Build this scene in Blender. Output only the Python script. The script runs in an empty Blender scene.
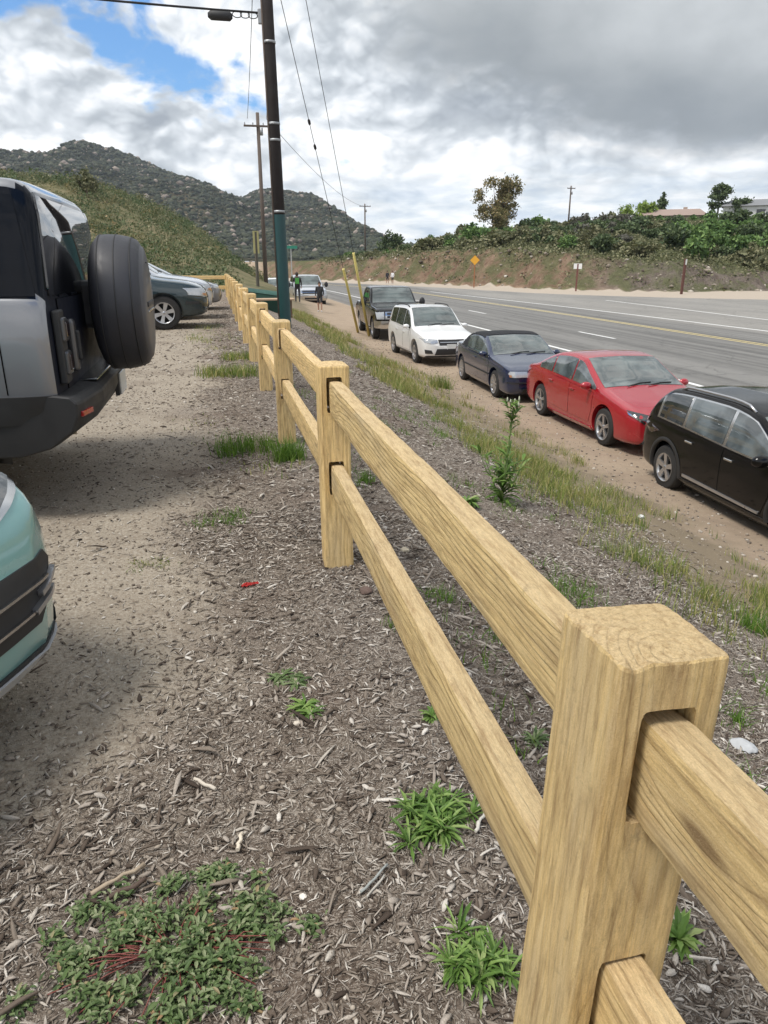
import bpy, bmesh, math, random
import numpy as np
from mathutils import Vector, Matrix, noise as mnoise
from mathutils.bvhtree import BVHTree
from mathutils.geometry import delaunay_2d_cdt
random.seed(7); rng = np.random.default_rng(7)
SC = bpy.context.scene
COL = SC.collection
R = math.radians

# ------------------------------------------------------------------ helpers
def link(o, parent=None):
    COL.objects.link(o)
    if parent is not None: o.parent = parent
    return o
def tag(o, label=None, cat=None, group=None, kind=None):
    if label: o['label'] = label
    if cat: o['category'] = cat
    if group: o['group'] = group
    if kind: o['kind'] = kind
    return o
def empty(name, loc=(0, 0, 0), rz=0.0):
    o = bpy.data.objects.new(name, None); o.empty_display_size = .2
    o.location = loc; o.rotation_euler = (0, 0, rz)
    return link(o)
def arr_mesh(name, V, Fs, mat, parent=None, smooth=False, midx=None):
    """V (n,3) array, Fs list of int arrays (m,3) / (m,4)"""
    V = np.asarray(V, dtype=np.float32)
    if not isinstance(Fs, (list, tuple)): Fs = [Fs]
    Fs = [np.asarray(f, dtype=np.int32) for f in Fs if len(f)]
    me = bpy.data.meshes.new(name)
    me.vertices.add(len(V)); me.vertices.foreach_set('co', V.ravel())
    loops = np.concatenate([f.ravel() for f in Fs]); tot = np.concatenate([np.full(len(f), f.shape[1], np.int32) for f in Fs])
    me.loops.add(len(loops)); me.loops.foreach_set('vertex_index', loops)
    start = np.concatenate([[0], np.cumsum(tot)[:-1]]).astype(np.int32)
    me.polygons.add(len(tot)); me.polygons.foreach_set('loop_start', start); me.polygons.foreach_set('loop_total', tot)
    if midx is not None: me.polygons.foreach_set('material_index', np.asarray(midx, np.int32))
    if smooth: me.polygons.foreach_set('use_smooth', np.ones(len(tot), bool))
    me.update(calc_edges=True); me.validate()
    for m in (mat if isinstance(mat, (list, tuple)) else [mat]): me.materials.append(m)
    return link(bpy.data.objects.new(name, me), parent)
def bm_obj(name, bm, mat, parent=None, smooth=False):
    me = bpy.data.meshes.new(name)
    bmesh.ops.recalc_face_normals(bm, faces=bm.faces[:])
    bm.to_mesh(me); bm.free()
    if smooth: me.polygons.foreach_set('use_smooth', np.ones(len(me.polygons), bool))
    for m in (mat if isinstance(mat, (list, tuple)) else [mat]): me.materials.append(m)
    return link(bpy.data.objects.new(name, me), parent)
def add_box(bm, c, s, bev=0.0, rot=None, mi=0, seg=2):
    M = Matrix.Translation(c) @ (rot.to_4x4() if rot is not None else Matrix()) @ Matrix.Diagonal((s[0], s[1], s[2], 1))
    g = bmesh.ops.create_cube(bm, size=1, matrix=M)
    fs = list({f for v in g['verts'] for f in v.link_faces})
    for f in fs: f.material_index = mi
    if bev > 0:
        es = list({e for v in g['verts'] for e in v.link_edges})
        r = bmesh.ops.bevel(bm, geom=es, offset=bev, segments=seg, affect='EDGES', profile=.5)
        for f in r['faces']: f.material_index = mi
def add_tube(bm, pts, rad, seg=8, mi=0, caps=True):
    pts = [Vector(p) for p in pts]
    rads = rad if isinstance(rad, (list, tuple)) else [rad] * len(pts)
    rings = []; up = None
    for i, p in enumerate(pts):
        t = (pts[min(i + 1, len(pts) - 1)] - pts[max(i - 1, 0)]).normalized()
        if up is None:
            up = Vector((0, 0, 1)) if abs(t.z) < .9 else Vector((1, 0, 0))
        s = t.cross(up).normalized(); u = s.cross(t).normalized(); up = u
        rings.append([bm.verts.new(p + (s * math.cos(a) + u * math.sin(a)) * rads[i]) for a in [2 * math.pi * k / seg for k in range(seg)]])
    for a, b in zip(rings[:-1], rings[1:]):
        for k in range(seg):
            f = bm.faces.new((a[k], a[(k + 1) % seg], b[(k + 1) % seg], b[k])); f.material_index = mi; f.smooth = True
    if caps:
        for rr in (rings[0], rings[-1]):
            f = bm.faces.new(rr); f.material_index = mi
def add_lathe(bm, prof, seg=32, axis='Y', c=(0, 0, 0), mi=0):
    """prof [(a, r)] along axis"""
    c = Vector(c); rings = []
    for a, r in prof:
        ring = []
        for k in range(seg):
            t = 2 * math.pi * k / seg
            if axis == 'Y': p = Vector((r * math.cos(t), a, r * math.sin(t)))
            elif axis == 'X': p = Vector((a, r * math.cos(t), r * math.sin(t)))
            else: p = Vector((r * math.cos(t), r * math.sin(t), a))
            ring.append(bm.verts.new(c + p))
        rings.append(ring)
    for a, b in zip(rings[:-1], rings[1:]):
        for k in range(seg):
            f = bm.faces.new((a[k], a[(k + 1) % seg], b[(k + 1) % seg], b[k])); f.material_index = mi; f.smooth = True
    return rings
def smooth_curve(pts):
    """monotone cubic through (x, y) points"""
    xs = np.array([p[0] for p in pts], float); ys = np.array([p[1] for p in pts], float)
    o = np.argsort(xs); xs = xs[o]; ys = ys[o]
    h = np.diff(xs); d = np.diff(ys) / h; m = np.zeros(len(xs))
    m[0] = d[0]; m[-1] = d[-1]
    for i in range(1, len(xs) - 1):
        m[i] = 0 if d[i - 1] * d[i] <= 0 else 2 * d[i - 1] * d[i] / (d[i - 1] + d[i])
    def f(x):
        x = np.clip(x, xs[0], xs[-1]); i = np.clip(np.searchsorted(xs, x) - 1, 0, len(h) - 1)
        t = (x - xs[i]) / h[i]
        return (2*t**3 - 3*t**2 + 1) * ys[i] + (t**3 - 2*t**2 + t) * h[i] * m[i] + (-2*t**3 + 3*t**2) * ys[i+1] + (t**3 - t**2) * h[i] * m[i+1]
    return f
def sstep(a, b, x):
    t = np.clip((x - a) / (b - a), 0, 1); return t * t * (3 - 2 * t)

# ------------------------------------------------------------------ value noise (numpy)
_G = rng.random((256, 256))
def vnoise(x, y):
    x = np.asarray(x, float); y = np.asarray(y, float)
    xi = np.floor(x).astype(int); yi = np.floor(y).astype(int); fx = x - xi; fy = y - yi
    fx = fx*fx*(3-2*fx); fy = fy*fy*(3-2*fy)
    g = lambda a, b: _G[a & 255, b & 255]
    return (g(xi, yi)*(1-fx) + g(xi+1, yi)*fx)*(1-fy) + (g(xi, yi+1)*(1-fx) + g(xi+1, yi+1)*fx)*fy
def fbm(x, y, o=5):
    s = 0; a = .5; f = 1
    for k in range(o):
        s = s + a * (vnoise(x*f + 17*k, y*f + 31*k) - .5) * 2; a *= .5; f *= 2.03
    return s

# ------------------------------------------------------------------ node helpers
class NT:
    def __init__(s, tree): s.t = tree; s.n = tree.nodes; s.l = tree.links
    def node(s, typ, **kw):
        n = s.n.new(typ)
        for k, v in kw.items():
            if k.startswith('_'): setattr(n, k[1:], v)
        return n
    def set(s, sock, v):
        if v is None: return
        if isinstance(v, bpy.types.NodeSocket): s.l.new(v, sock)
        else:
            if isinstance(v, (tuple, list)) and len(v) == 3 and sock.type == 'RGBA': v = (*v, 1)
            sock.default_value = v
    def math(s, op, a, b=None, c=None, clamp=False):
        n = s.n.new('ShaderNodeMath'); n.operation = op; n.use_clamp = clamp
        for i, v in enumerate((a, b, c)):
            if v is not None: s.set(n.inputs[i], v)
        return n.outputs[0]
    def vmath(s, op, a, b=None, scale=None):
        n = s.n.new('ShaderNodeVectorMath'); n.operation = op
        s.set(n.inputs[0], a)
        if b is not None: s.set(n.inputs[1], b)
        if scale is not None: s.set(n.inputs['Scale'], scale)
        return n.outputs['Value'] if op in ('LENGTH', 'DOT_PRODUCT', 'DISTANCE') else n.outputs[0]
    def mix(s, f, a, b, typ='RGBA', blend='MIX'):
        n = s.n.new('ShaderNodeMix'); n.data_type = typ
        if typ == 'RGBA': n.blend_type = blend; i0, i1, o = 6, 7, 2
        else: i0, i1, o = 2, 3, 0
        s.set(n.inputs[0], f); s.set(n.inputs[i0], a); s.set(n.inputs[i1], b)
        return n.outputs[o]
    def noise(s, vec, scale, detail=4, rough=.55, dist=0, out=0):
        n = s.n.new('ShaderNodeTexNoise')
        if vec is not None: s.set(n.inputs['Vector'], vec)
        s.set(n.inputs['Scale'], scale); n.inputs['Detail'].default_value = detail
        n.inputs['Roughness'].default_value = rough; n.inputs['Distortion'].default_value = dist
        return n.outputs[out]
    def voro(s, vec, scale, feature='F1', out='Distance', rand=1.0):
        n = s.n.new('ShaderNodeTexVoronoi'); n.feature = feature
        s.set(n.inputs['Vector'], vec); n.inputs['Scale'].default_value = scale; n.inputs['Randomness'].default_value = rand
        return n.outputs[out]
    def ramp(s, f, stops, interp='LINEAR'):
        n = s.n.new('ShaderNodeValToRGB'); n.color_ramp.interpolation = interp
        e = n.color_ramp.elements
        while len(e) < len(stops): e.new(.5)
        for i, (p, c) in enumerate(stops):
            e[i].position = p
            e[i].color = (c, c, c, 1) if isinstance(c, (int, float)) else (*c, 1)
        s.set(n.inputs[0], f)
        return n.outputs[0]
    def range(s, v, a, b, c=0.0, d=1.0, smooth=False):
        n = s.n.new('ShaderNodeMapRange')
        if smooth: n.interpolation_type = 'SMOOTHSTEP'
        for i, x in enumerate((v, a, b, c, d)): s.set(n.inputs[i], x)
        return n.outputs[0]
    def comb(s, x, y, z):
        n = s.n.new('ShaderNodeCombineXYZ')
        for i, v in enumerate((x, y, z)): s.set(n.inputs[i], v)
        return n.outputs[0]
    def sep(s, v):
        n = s.n.new('ShaderNodeSeparateXYZ'); s.set(n.inputs[0], v); return n.outputs
    def bump(s, h, strength=.5, dist=.01, normal=None):
        n = s.n.new('ShaderNodeBump'); s.set(n.inputs['Height'], h)
        n.inputs['Strength'].default_value = strength; n.inputs['Distance'].default_value = dist
        if normal is not None: s.set(n.inputs['Normal'], normal)
        return n.outputs[0]
def new_mat(name):
    m = bpy.data.materials.new(name); m.use_nodes = True
    t = NT(m.node_tree); b = m.node_tree.nodes['Principled BSDF']
    return m, t, b
def simple(name, col, rough=.5, metal=0.0, coat=0.0, var=.12, scale=8.0, bump=0.0, spec=None, alpha=None):
    m, t, b = new_mat(name)
    tc = t.node('ShaderNodeTexCoord').outputs['Object']
    n = t.noise(tc, scale, 5)
    c2 = tuple(max(0, c * (1 - var)) for c in col); c1 = tuple(min(1, c * (1 + var)) for c in col)
    t.set(b.inputs['Base Color'], t.mix(n, c2, c1))
    t.set(b.inputs['Roughness'], t.range(n, .3, .7, max(0, rough * .85), min(1, rough * 1.15)))
    b.inputs['Metallic'].default_value = metal; b.inputs['Coat Weight'].default_value = coat; b.inputs['Coat Roughness'].default_value = .03
    if spec is not None: b.inputs['IOR'].default_value = spec
    if bump: t.set(b.inputs['Normal'], t.bump(t.noise(tc, scale * 6, 4), bump, .004))
    return m
# ------------------------------------------------------------------ camera
CAMH = 1.44
PITCH, YAW = R(19.219), R(12.64)
cd = bpy.data.cameras.new('camera'); cam = link(bpy.data.objects.new('camera', cd))
cam.location = (0, 0, CAMH); cam.rotation_euler = (math.pi / 2 - PITCH, 0, -YAW)
cd.sensor_fit = 'VERTICAL'; cd.sensor_height = 36.0; cd.lens = 36.0 * 720 / 1024
cd.clip_start = .03; cd.clip_end = 9000
SC.camera = cam

# ------------------------------------------------------------------ sky and sun
SUN_EL, SUN_AZ = R(62), R(250)          # azimuth clockwise from +Y (sun on the left, a bit behind)
w = bpy.data.worlds.new('World'); SC.world = w; w.use_nodes = True
t = NT(w.node_tree); bg = w.node_tree.nodes['Background']; wo = w.node_tree.nodes['World Output']
sky = t.node('ShaderNodeTexSky'); sky.sky_type = 'NISHITA'; sky.sun_disc = False
sky.sun_elevation = SUN_EL; sky.sun_rotation = SUN_AZ; sky.air_density = 1.0; sky.dust_density = .6; sky.ozone_density = 2.0
t.set(bg.inputs[0], t.mix(1.0, sky.outputs[0], (.42, .74, 1.0), blend='MULTIPLY')); bg.inputs[1].default_value = .14
d = t.node('ShaderNodeTexCoord').outputs['Generated']
x, y, z = t.sep(d)
az = t.math('ARCTAN2', x, y)                              # radians, 0 = +Y
el = t.math('ARCSINE', z)
AE = t.comb(az, el, 0)
def blob(a0, e0, ra, re, rot=0.0, wob=.6, nz=None):
    """1 in the middle of an elliptic area of the sky, falling to 0; edge disturbed by noise"""
    da = t.math('SUBTRACT', az, R(a0)); de = t.math('SUBTRACT', el, R(e0))
    ca, sa = math.cos(R(rot)), math.sin(R(rot))
    u = t.math('ADD', t.math('MULTIPLY', da, ca), t.math('MULTIPLY', de, sa))
    v = t.math('SUBTRACT', t.math('MULTIPLY', de, ca), t.math('MULTIPLY', da, sa))
    r = t.vmath('LENGTH', t.comb(t.math('DIVIDE', u, R(ra)), t.math('DIVIDE', v, R(re)), 0))
    return t.math('SUBTRACT', t.math('SUBTRACT', 1.0, r), t.math('MULTIPLY', t.math('SUBTRACT', nz, .5), -wob))
# cloud texture coordinates: clouds flatten towards the horizon
elp = t.math('POWER', t.math('MAXIMUM', el, 0.0), .80)
P = t.comb(az, t.math('MULTIPLY', elp, 1.45), 0)
wv = t.vmath('SCALE', t.vmath('SUBTRACT', t.noise(P, 7, 3, .5, 0, 1), (.5, .5, .5)), None, .045)
Pq = t.vmath('ADD', P, wv)
def billow(vec):
    s_ = None
    for sc_, w_ in ((6.0, .52), (13.0, .28), (27.0, .14), (58.0, .06)):
        v = t.math('MULTIPLY', t.math('ABSOLUTE', t.math('SUBTRACT', t.noise(vec, sc_, 1, .5), .5)), 3.2*w_)
        s_ = v if s_ is None else t.math('ADD', s_, v)
    return s_
n_big = t.noise(Pq, 3.4, 7, .52)
n_mid = t.noise(t.vmath('ADD', Pq, (3.1, 1.7, 0)), 9, 8, .58)
bl0 = billow(Pq); bl1 = billow(t.vmath('ADD', Pq, (-.006, .016, 0)))
puff = t.math('SUBTRACT', bl0, bl1)
lum = t.math('ADD', t.math('MULTIPLY', puff, .85), t.range(bl0, .12, .62, -.15, .22))
lum = t.math('ADD', lum, t.range(n_big, .34, .66, -.30, .28))
lum = t.math('ADD', lum, t.math('ADD', .71, t.range(n_mid, .3, .7, -.07, .07)))
white = t.ramp(lum, [(0.20, (.30, .335, .38)), (.42, (.44, .48, .52)), (.62, (.68, .72, .76)), (.82, (1.0, 1.0, 1.0))])
# the dark flat-based cloud, high ahead and to the right
nzd = t.math('ADD', t.math('MULTIPLY', n_big, .5), t.math('MULTIPLY', n_mid, .5))
dk = blob(42, 19.5, 36, 15.0, -2, .9, nzd)
dk_m = t.math('MULTIPLY', t.range(dk, -.06, .22, 0, 1, True), t.range(t.math('ADD', el, t.range(nzd, .3, .7, -.035, .035)), R(5.6), R(8.6), 0, 1, True))
dk_c = t.ramp(t.math('ADD', t.math('MULTIPLY', n_big, .75), t.math('ADD', t.math('MULTIPLY', n_mid, .22), t.range(el, R(6), R(17), -.17, .22))),
              [(.24, (.17, .19, .21)), (.42, (.235, .26, .28)), (.58, (.35, .375, .39)), (.78, (.56, .585, .60))])
cloud = t.mix(dk_m, white, dk_c)
# long low bands of cloud near the horizon
band = t.noise(t.comb(t.math('MULTIPLY', az, 5.0), t.math('MULTIPLY', el, 22.0), 0), 2.0, 7, .6, .2)
lowm = t.math('MULTIPLY', t.range(el, R(3.0), R(8.5), 1, 0, True), t.range(az, R(2), R(16), .45, 1))
cloud = t.mix(t.math('MULTIPLY', lowm, .85), cloud, t.ramp(band, [(.34, (.50, .60, .72)), (.46, (.70, .77, .83)), (.60, (.98, .99, 1.0))]))
# blue openings
nzh = t.math('ADD', t.math('MULTIPLY', t.noise(Pq, 12, 9, .6), .6), t.math('MULTIPLY', bl0, .55))
b1 = blob(-3.5, 12.9, 12.5, 3.0, -22, 3.0, nzh)
b2 = blob(-11.0, 15.4, 11.0, 2.0, 4, 2.8, nzh)
b3 = blob(-70, 35, 30, 14, 10, 1.6, nzd)
b4 = blob(150, 40, 40, 16, 0, 1.6, nzd)
hole = t.math('MAXIMUM', t.math('MAXIMUM', b1, b2), t.math('MAXIMUM', b3, b4))
hole = t.range(hole, -.05, .42, 0, 1, True)
bg2 = t.node('ShaderNodeBackground'); t.set(bg2.inputs[0], cloud); bg2.inputs[1].default_value = 1.0
mx = t.node('ShaderNodeMixShader'); t.set(mx.inputs[0], hole)
t.l.new(bg2.outputs[0], mx.inputs[1]); t.l.new(bg.outputs[0], mx.inputs[2]); t.l.new(mx.outputs[0], wo.inputs[0])
w.cycles.sampling_method = 'MANUAL'; w.cycles.sample_map_resolution = 512

sl = bpy.data.lights.new('sun', 'SUN'); sun = link(bpy.data.objects.new('sun', sl))
sl.energy = 2.8; sl.angle = R(17); sl.color = (1.0, .95, .88)
sd = Vector((math.sin(SUN_AZ) * math.cos(SUN_EL), math.cos(SUN_AZ) * math.cos(SUN_EL), math.sin(SUN_EL)))
sun.rotation_euler = (-sd).to_track_quat('-Z', 'Y').to_euler(); sun.location = (-20, -5, 40)
SC.view_settings.view_transform = 'Standard'; SC.view_settings.look = 'None'
SC.view_settings.exposure = .34; SC.view_settings.gamma = 1; SC.view_settings.use_curve_mapping = False
SC.render.engine = 'CYCLES'
SC.cycles.max_bounces = 6; SC.cycles.diffuse_bounces = 3; SC.cycles.glossy_bounces = 3; SC.cycles.transparent_max_bounces = 6
SC.cycles.volume_bounces = 0
SC.cycles.use_denoising = True
# ------------------------------------------------------------------ terrain
RZ = -1.6                                                       # level of the road
FOOT = [(140, 78), (90, 72), (58, 70), (46, 68.5), (37.5, 76), (32, 91), (26, 104), (17, 126), (4, 158), (-25, 200), (-80, 245)]
def foot_dist(x, y):
    """distance behind the foot of the cut bank (positive = uphill side)"""
    best = np.full(np.shape(x), 1e9); sgn = np.ones(np.shape(x))
    for (ax, ay), (bx, by) in zip(FOOT[:-1], FOOT[1:]):
        dx, dy = bx - ax, by - ay; L2 = dx*dx + dy*dy
        t_ = np.clip(((x-ax)*dx + (y-ay)*dy) / L2, 0, 1)
        qx, qy = ax + t_*dx, ay + t_*dy; dd = np.hypot(x-qx, y-qy)
        s_ = np.sign(dx*(y-ay) - dy*(x-ax))
        m = dd < best; best = np.where(m, dd, best); sgn = np.where(m, s_, sgn)
    return -best * sgn
def az_deg(x, y): return np.degrees(np.arctan2(x, y))
bank_top = smooth_curve([(-30, .2), (-5, 1.0), (8, 1.5), (13, 2.2), (16, 2.8), (20, 3.0), (25.5, 2.4), (29.5, 1.6), (34.6, 1.1), (38.7, .6), (60, 1.0)])
crest = smooth_curve([(-30, 0), (-5, .4), (8, 1.2), (12, 2.0), (16, 4.6), (20, 6.0), (25.5, 6.6), (31, 7.2), (38.7, 8.6), (60, 13)])
hill_l = smooth_curve([(-200, 30), (-90, 20), (-60, 16.5), (-35, 13.0), (-24, 11.2), (-18.5, 10.6), (-13.8, 10.1), (-10.4, 9.0), (-6.5, 7.5), (-2.7, 5.7), (.5, 3.4), (3.2, .7), (6, -.9), (8.5, -1.6), (11, -1.9)])
def lot_profile(x):
    return np.interp(x, [-1e4, .8, 1.3, 5.0, 5.7, 6.4, 1e5], [0, 0, -.12, -1.44, -1.56, RZ - .012, RZ - .012])
def gz(x, y, micro=True):
    x = np.asarray(x, float); y = np.asarray(y, float)
    z = lot_profile(x + .35 * fbm(y*.25 + 3, x*.1, 2))
    z = np.where(x > 6.4, RZ - .012, z)
    # the lot falls off beyond its end
    hl = hill_l(x) * sstep(36, 108, y) * (1 - .75 * sstep(118, 230, y))
    wgt = sstep(34, 60, y)
    side = 1 - sstep(2.0, 9.5, x)
    z = np.where(x < 11, z * (1 - wgt*side) + wgt*side * np.maximum(hl, z), z)
    far = sstep(200, 330, y)
    # cut bank and the hill behind it
    d_ = foot_dist(x, y); a_ = az_deg(x, y)
    up = d_ > 0
    bt = bank_top(a_) - RZ; cr = crest(a_) - bank_top(a_)
    rough = fbm(x*.5, y*.5, 4)
    rz_ = RZ - .012 + bt * sstep(0, 5.2, d_ + rough*1.0) + cr * np.clip((d_ - 5)/42, 0, 1)**.85 + rough * .35 * sstep(0, 2, d_)
    rz_ = rz_ - np.clip(d_ - 60, 0, 400) * .02
    z = np.where(up & (x > -30), np.where(x > 4, rz_, rz_ * sstep(-30, 4, x) + z * (1 - sstep(-30, 4, x))), z)
    z = z + far * 0
    if micro:
        lot = (x < 6.2) & (y < 60)
        z = z + np.where(lot, .022 * fbm(x*1.1, y*1.1, 4) + .007 * fbm(x*9, y*9, 3), 0)
        z = z + np.where((x < 5.5) & (x > 1.0) & (y < 60), .05 * fbm(x*1.6 + 9, y*1.6, 3), 0)
        z = z + np.where((y > 60) & (x < 3), .7 * fbm(x*.13, y*.13, 4), 0)
    return z
def gzs(x, y): return float(gz(np.array([x]), np.array([y]))[0])

def axis(segs):
    out = [segs[0][0]]
    for a, b, st in segs:
        n = max(1, int(round((b - a)/st))); out += list(np.linspace(a, b, n + 1)[1:])
    return np.array(out)
gx = axis([(-1650, -400, 250), (-400, -100, 30), (-100, -20, 4), (-20, -4, .8), (-4, -1.5, .12), (-1.5, 2.2, .04), (2.2, 6.4, .10), (6.4, 22, 1.6), (22, 110, 1.3), (110, 400, 20), (400, 1650, 250)])
gy = axis([(-60, -4, 6), (-4, -.5, .4), (-.5, 4.5, .04), (4.5, 9, .09), (9, 20, .25), (20, 45, .6), (45, 200, 1.5), (200, 420, 12), (420, 1720, 260)])
GX, GY = np.meshgrid(gx, gy, indexing='ij')
GZ = gz(GX, GY)
V = np.stack([GX, GY, GZ], -1).reshape(-1, 3)
nx_, ny_ = len(gx), len(gy)
I = np.arange(nx_*ny_).reshape(nx_, ny_)
Fq = np.stack([I[:-1, :-1], I[1:, :-1], I[1:, 1:], I[:-1, 1:]], -1).reshape(-1, 4)

# ground material: dirt lot, mulch under the fence, grassy verge, pale shoulder, red cut bank, brush slopes
m_ground, t, b = new_mat('ground_soil')
geo = t.node('ShaderNodeNewGeometry'); Pw = geo.outputs['Position']
x, y, z = t.sep(Pw)
n1 = t.noise(Pw, 1.3, 6, .6); n2 = t.noise(Pw, 9, 6, .65); n3 = t.noise(Pw, 60, 5, .7); n4 = t.noise(Pw, 260, 3, .7)
xw = t.math('ADD', x, t.range(t.noise(Pw, .9, 4, .6), .2, .8, -.55, .55))
peb = t.voro(Pw, 95); peb2 = t.voro(Pw, 38)
sand = t.mix(n2, (.29, .255, .205), (.46, .415, .345))
sand = t.mix(t.range(n3, .35, .7), sand, (.19, .15, .11))
sand = t.mix(t.range(peb, .0, .22, .55, 0), sand, (.40, .37, .32))
sand = t.mix(t.range(n1, .52, .70, 0, .55), sand, (.13, .10, .075))
# mulch: shredded fibres
fib = t.noise(t.vmath('MULTIPLY', Pw, (1, 2.6, 1)), 75, 5, .8, 1.2)
fib2 = t.noise(t.vmath('MULTIPLY', Pw, (2.8, 1, 1)), 70, 5, .8, 1.4)
mul = t.mix(t.range(fib, .38, .66), (.060, .046, .037), (.25, .20, .162))
mul = t.mix(t.range(fib2, .54, .72), mul, (.40, .35, .30))
wv = t.vmath('SCALE', t.noise(Pw, 6, 2, .5, 0, 1), None, .5)
for sx_, sy_, k_ in ((1, 3.4, 105), (3.1, 1, 95)):
    vc = t.sep(t.voro(t.vmath('MULTIPLY', t.vmath('ADD', Pw, wv), (sx_, sy_, 1)), k_, out='Color'))
    mul = t.mix(t.range(vc[1], .35, .45, 0, .8), mul, t.ramp(vc[0], [(0, (.030, .022, .017)), (.35, (.11, .085, .067)), (.65, (.27, .225, .185)), (.92, (.46, .415, .36)), (1, (.68, .63, .56))]))
mul = t.mix(t.range(n1, .46, .70, 0, .45), mul, (.12, .075, .055))
mulch_m = t.range(t.math('ADD', xw, t.range(y, 1.3, 2.3, .9, 0, True)), -.50, .15, 0, 1, True)
mulch_m = t.math('MULTIPLY', mulch_m, t.range(n2, .25, .6, .7, 1))
near = t.mix(mulch_m, sand, mul)
verge = t.mix(n3, (.16, .125, .085), (.30, .245, .17))
near = t.mix(t.range(xw, 3.3, 3.9, 0, 1, True), near, verge)
sho = t.mix(n2, (.27, .205, .145), (.42, .335, .25))
sho = t.mix(t.range(n3, .5, .8, 0, .6), sho, (.17, .13, .10))
sho = t.mix(t.range(n1, .52, .7, 0, .45), sho, (.20, .15, .115))
near = t.mix(t.range(xw, 4.95, 5.5, 0, 1, True), near, sho)
# far slopes left: dry olive brush
bn = t.noise(Pw, .35, 7, .65); bn2 = t.noise(Pw, 2.2, 6, .65)
brush = t.mix(t.range(bn2, .3, .7), (.055, .062, .028), (.155, .15, .075))
brush = t.mix(t.range(bn, .42, .6, 0, .8), brush, (.20, .165, .095))
near = t.mix(t.math('MULTIPLY', t.range(y, 38, 52, 0, 1, True), t.range(x, 3.5, 6.5, 1, 0)), near, brush)
# far side of the road
apr = t.mix(n2, (.36, .30, .24), (.46, .40, .33))
right = t.range(x, 9, 11)
at = t.node('ShaderNodeAttribute'); at.attribute_name = 'bank'; bk = at.outputs['Fac']
redn = t.noise(t.vmath('MULTIPLY', Pw, (1, 1, .6)), .9, 7, .7)
azr = t.math('ARCTAN2', x, y)
red = t.mix(t.range(redn, .35, .65), (.20, .125, .085), (.36, .26, .18))
gry = t.mix(t.range(redn, .35, .65), (.14, .11, .09), (.28, .235, .195))
cut = t.mix(t.range(azr, R(26), R(31)), red, gry)
cut = t.mix(t.range(t.noise(Pw, .45, 5, .6), .44, .58, 0, .85), cut, t.mix(bn2, (.07, .085, .035), (.20, .20, .10)))
farc = t.mix(t.range(bk, .05, .35), apr, cut)
farc = t.mix(t.range(bk, 4.2, 6.2), farc, t.mix(t.range(bn2, .3, .7), (.09, .105, .045), (.18, .19, .085)))
colr = t.mix(right, near, farc)
t.set(b.inputs['Base Color'], colr); b.inputs['Roughness'].default_value = .95; b.inputs['Specular IOR Level'].default_value = .15
hgt = t.math('ADD', t.math('MULTIPLY', fib, t.math('MULTIPLY', mulch_m, .9)), t.math('ADD', t.math('MULTIPLY', n3, .5), t.math('MULTIPLY', t.range(peb, 0, .3, 1, 0), .35)))
nb_ = t.bump(hgt, .75, .012)
farh = t.math('MULTIPLY', t.math('ADD', redn, t.math('MULTIPLY', bn2, .6)), t.math('MULTIPLY', right, t.range(bk, .2, 1.0)))
t.set(b.inputs['Normal'], t.bump(farh, 1.0, .9, nb_))
ground = arr_mesh('ground', V, Fq, m_ground, smooth=True)
tag(ground, kind='structure')
a_ = ground.data.attributes.new('bank', 'FLOAT', 'POINT')
a_.data.foreach_set('value', np.clip(foot_dist(V[:, 0], V[:, 1]), -5, 50).astype(np.float32))

# ------------------------------------------------------------------ road
xL = smooth_curve([(-60, 8.7), (60, 8.7), (83, 8.2), (105, 5.5), (130, -1), (160, -13), (200, -36), (240, -80)])
xR = smooth_curve([(-60, 60), (48, 60), (54, 45), (60, 38), (70, 31.5), (88, 26.5), (104, 20), (128, 10), (160, -3), (200, -28), (240, -72)])
def strip(name, fa, fb, y0, y1, z, mat, nx=2, step=1.5, wob=0.0, kind='structure', parent=None):
    ys = np.linspace(y0, y1, max(2, int((y1-y0)/step) + 1)); vs = []
    for j, yy in enumerate(ys):
        a, b_ = float(fa(yy)), float(fb(yy))
        if wob:
            a += wob * (float(vnoise(yy*1.7, 3.0)) - .5); b_ += wob * (float(vnoise(yy*1.9, 8.0)) - .5)
        for i in range(nx): vs.append((a + (b_-a)*i/(nx-1), yy, z))
    I = np.arange(len(vs)).reshape(len(ys), nx)
    F = np.stack([I[:-1, :-1], I[:-1, 1:], I[1:, 1:], I[1:, :-1]], -1).reshape(-1, 4)
    o = arr_mesh(name, np.array(vs), F, mat, parent)
    if kind and parent is None: tag(o, kind=kind)
    return o
m_road, t, b = new_mat('asphalt')
geo = t.node('ShaderNodeNewGeometry'); Pw = geo.outputs['Position']; x, y, z = t.sep(Pw)
Ps = t.vmath('MULTIPLY', Pw, (1, .07, 1))
n1 = t.noise(Ps, .9, 5, .6); n2 = t.noise(Pw, 3, 6, .65); n3 = t.noise(Pw, 120, 4, .8); n5 = t.noise(t.vmath('MULTIPLY', Pw, (1, .25, 1)), .35, 4)
base = t.mix(t.range(n1, .3, .7), (.125, .122, .116), (.195, .19, .178))
base = t.mix(t.range(n2, .4, .75, 0, .5), base, (.085, .084, .082))
stk = t.noise(t.vmath('MULTIPLY', Pw, (1, .012, 1)), 2.4, 4, .6)
base = t.mix(t.range(stk, .42, .62, 0, .45), base, (.25, .243, .228))
base = t.mix(t.range(stk, .45, .34, 0, .5), base, (.075, .074, .072))
base = t.mix(t.range(n3, .5, .75, 0, .5), base, (.24, .235, .225))
pale = t.mix(t.range(n2, .35, .65), (.24, .23, .21), (.31, .295, .27))
base = t.mix(t.math('MULTIPLY', t.range(x, 22.6, 24.5, 0, .85, True), t.range(n5, .35, .6, .45, 1)), base, pale)
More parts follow.
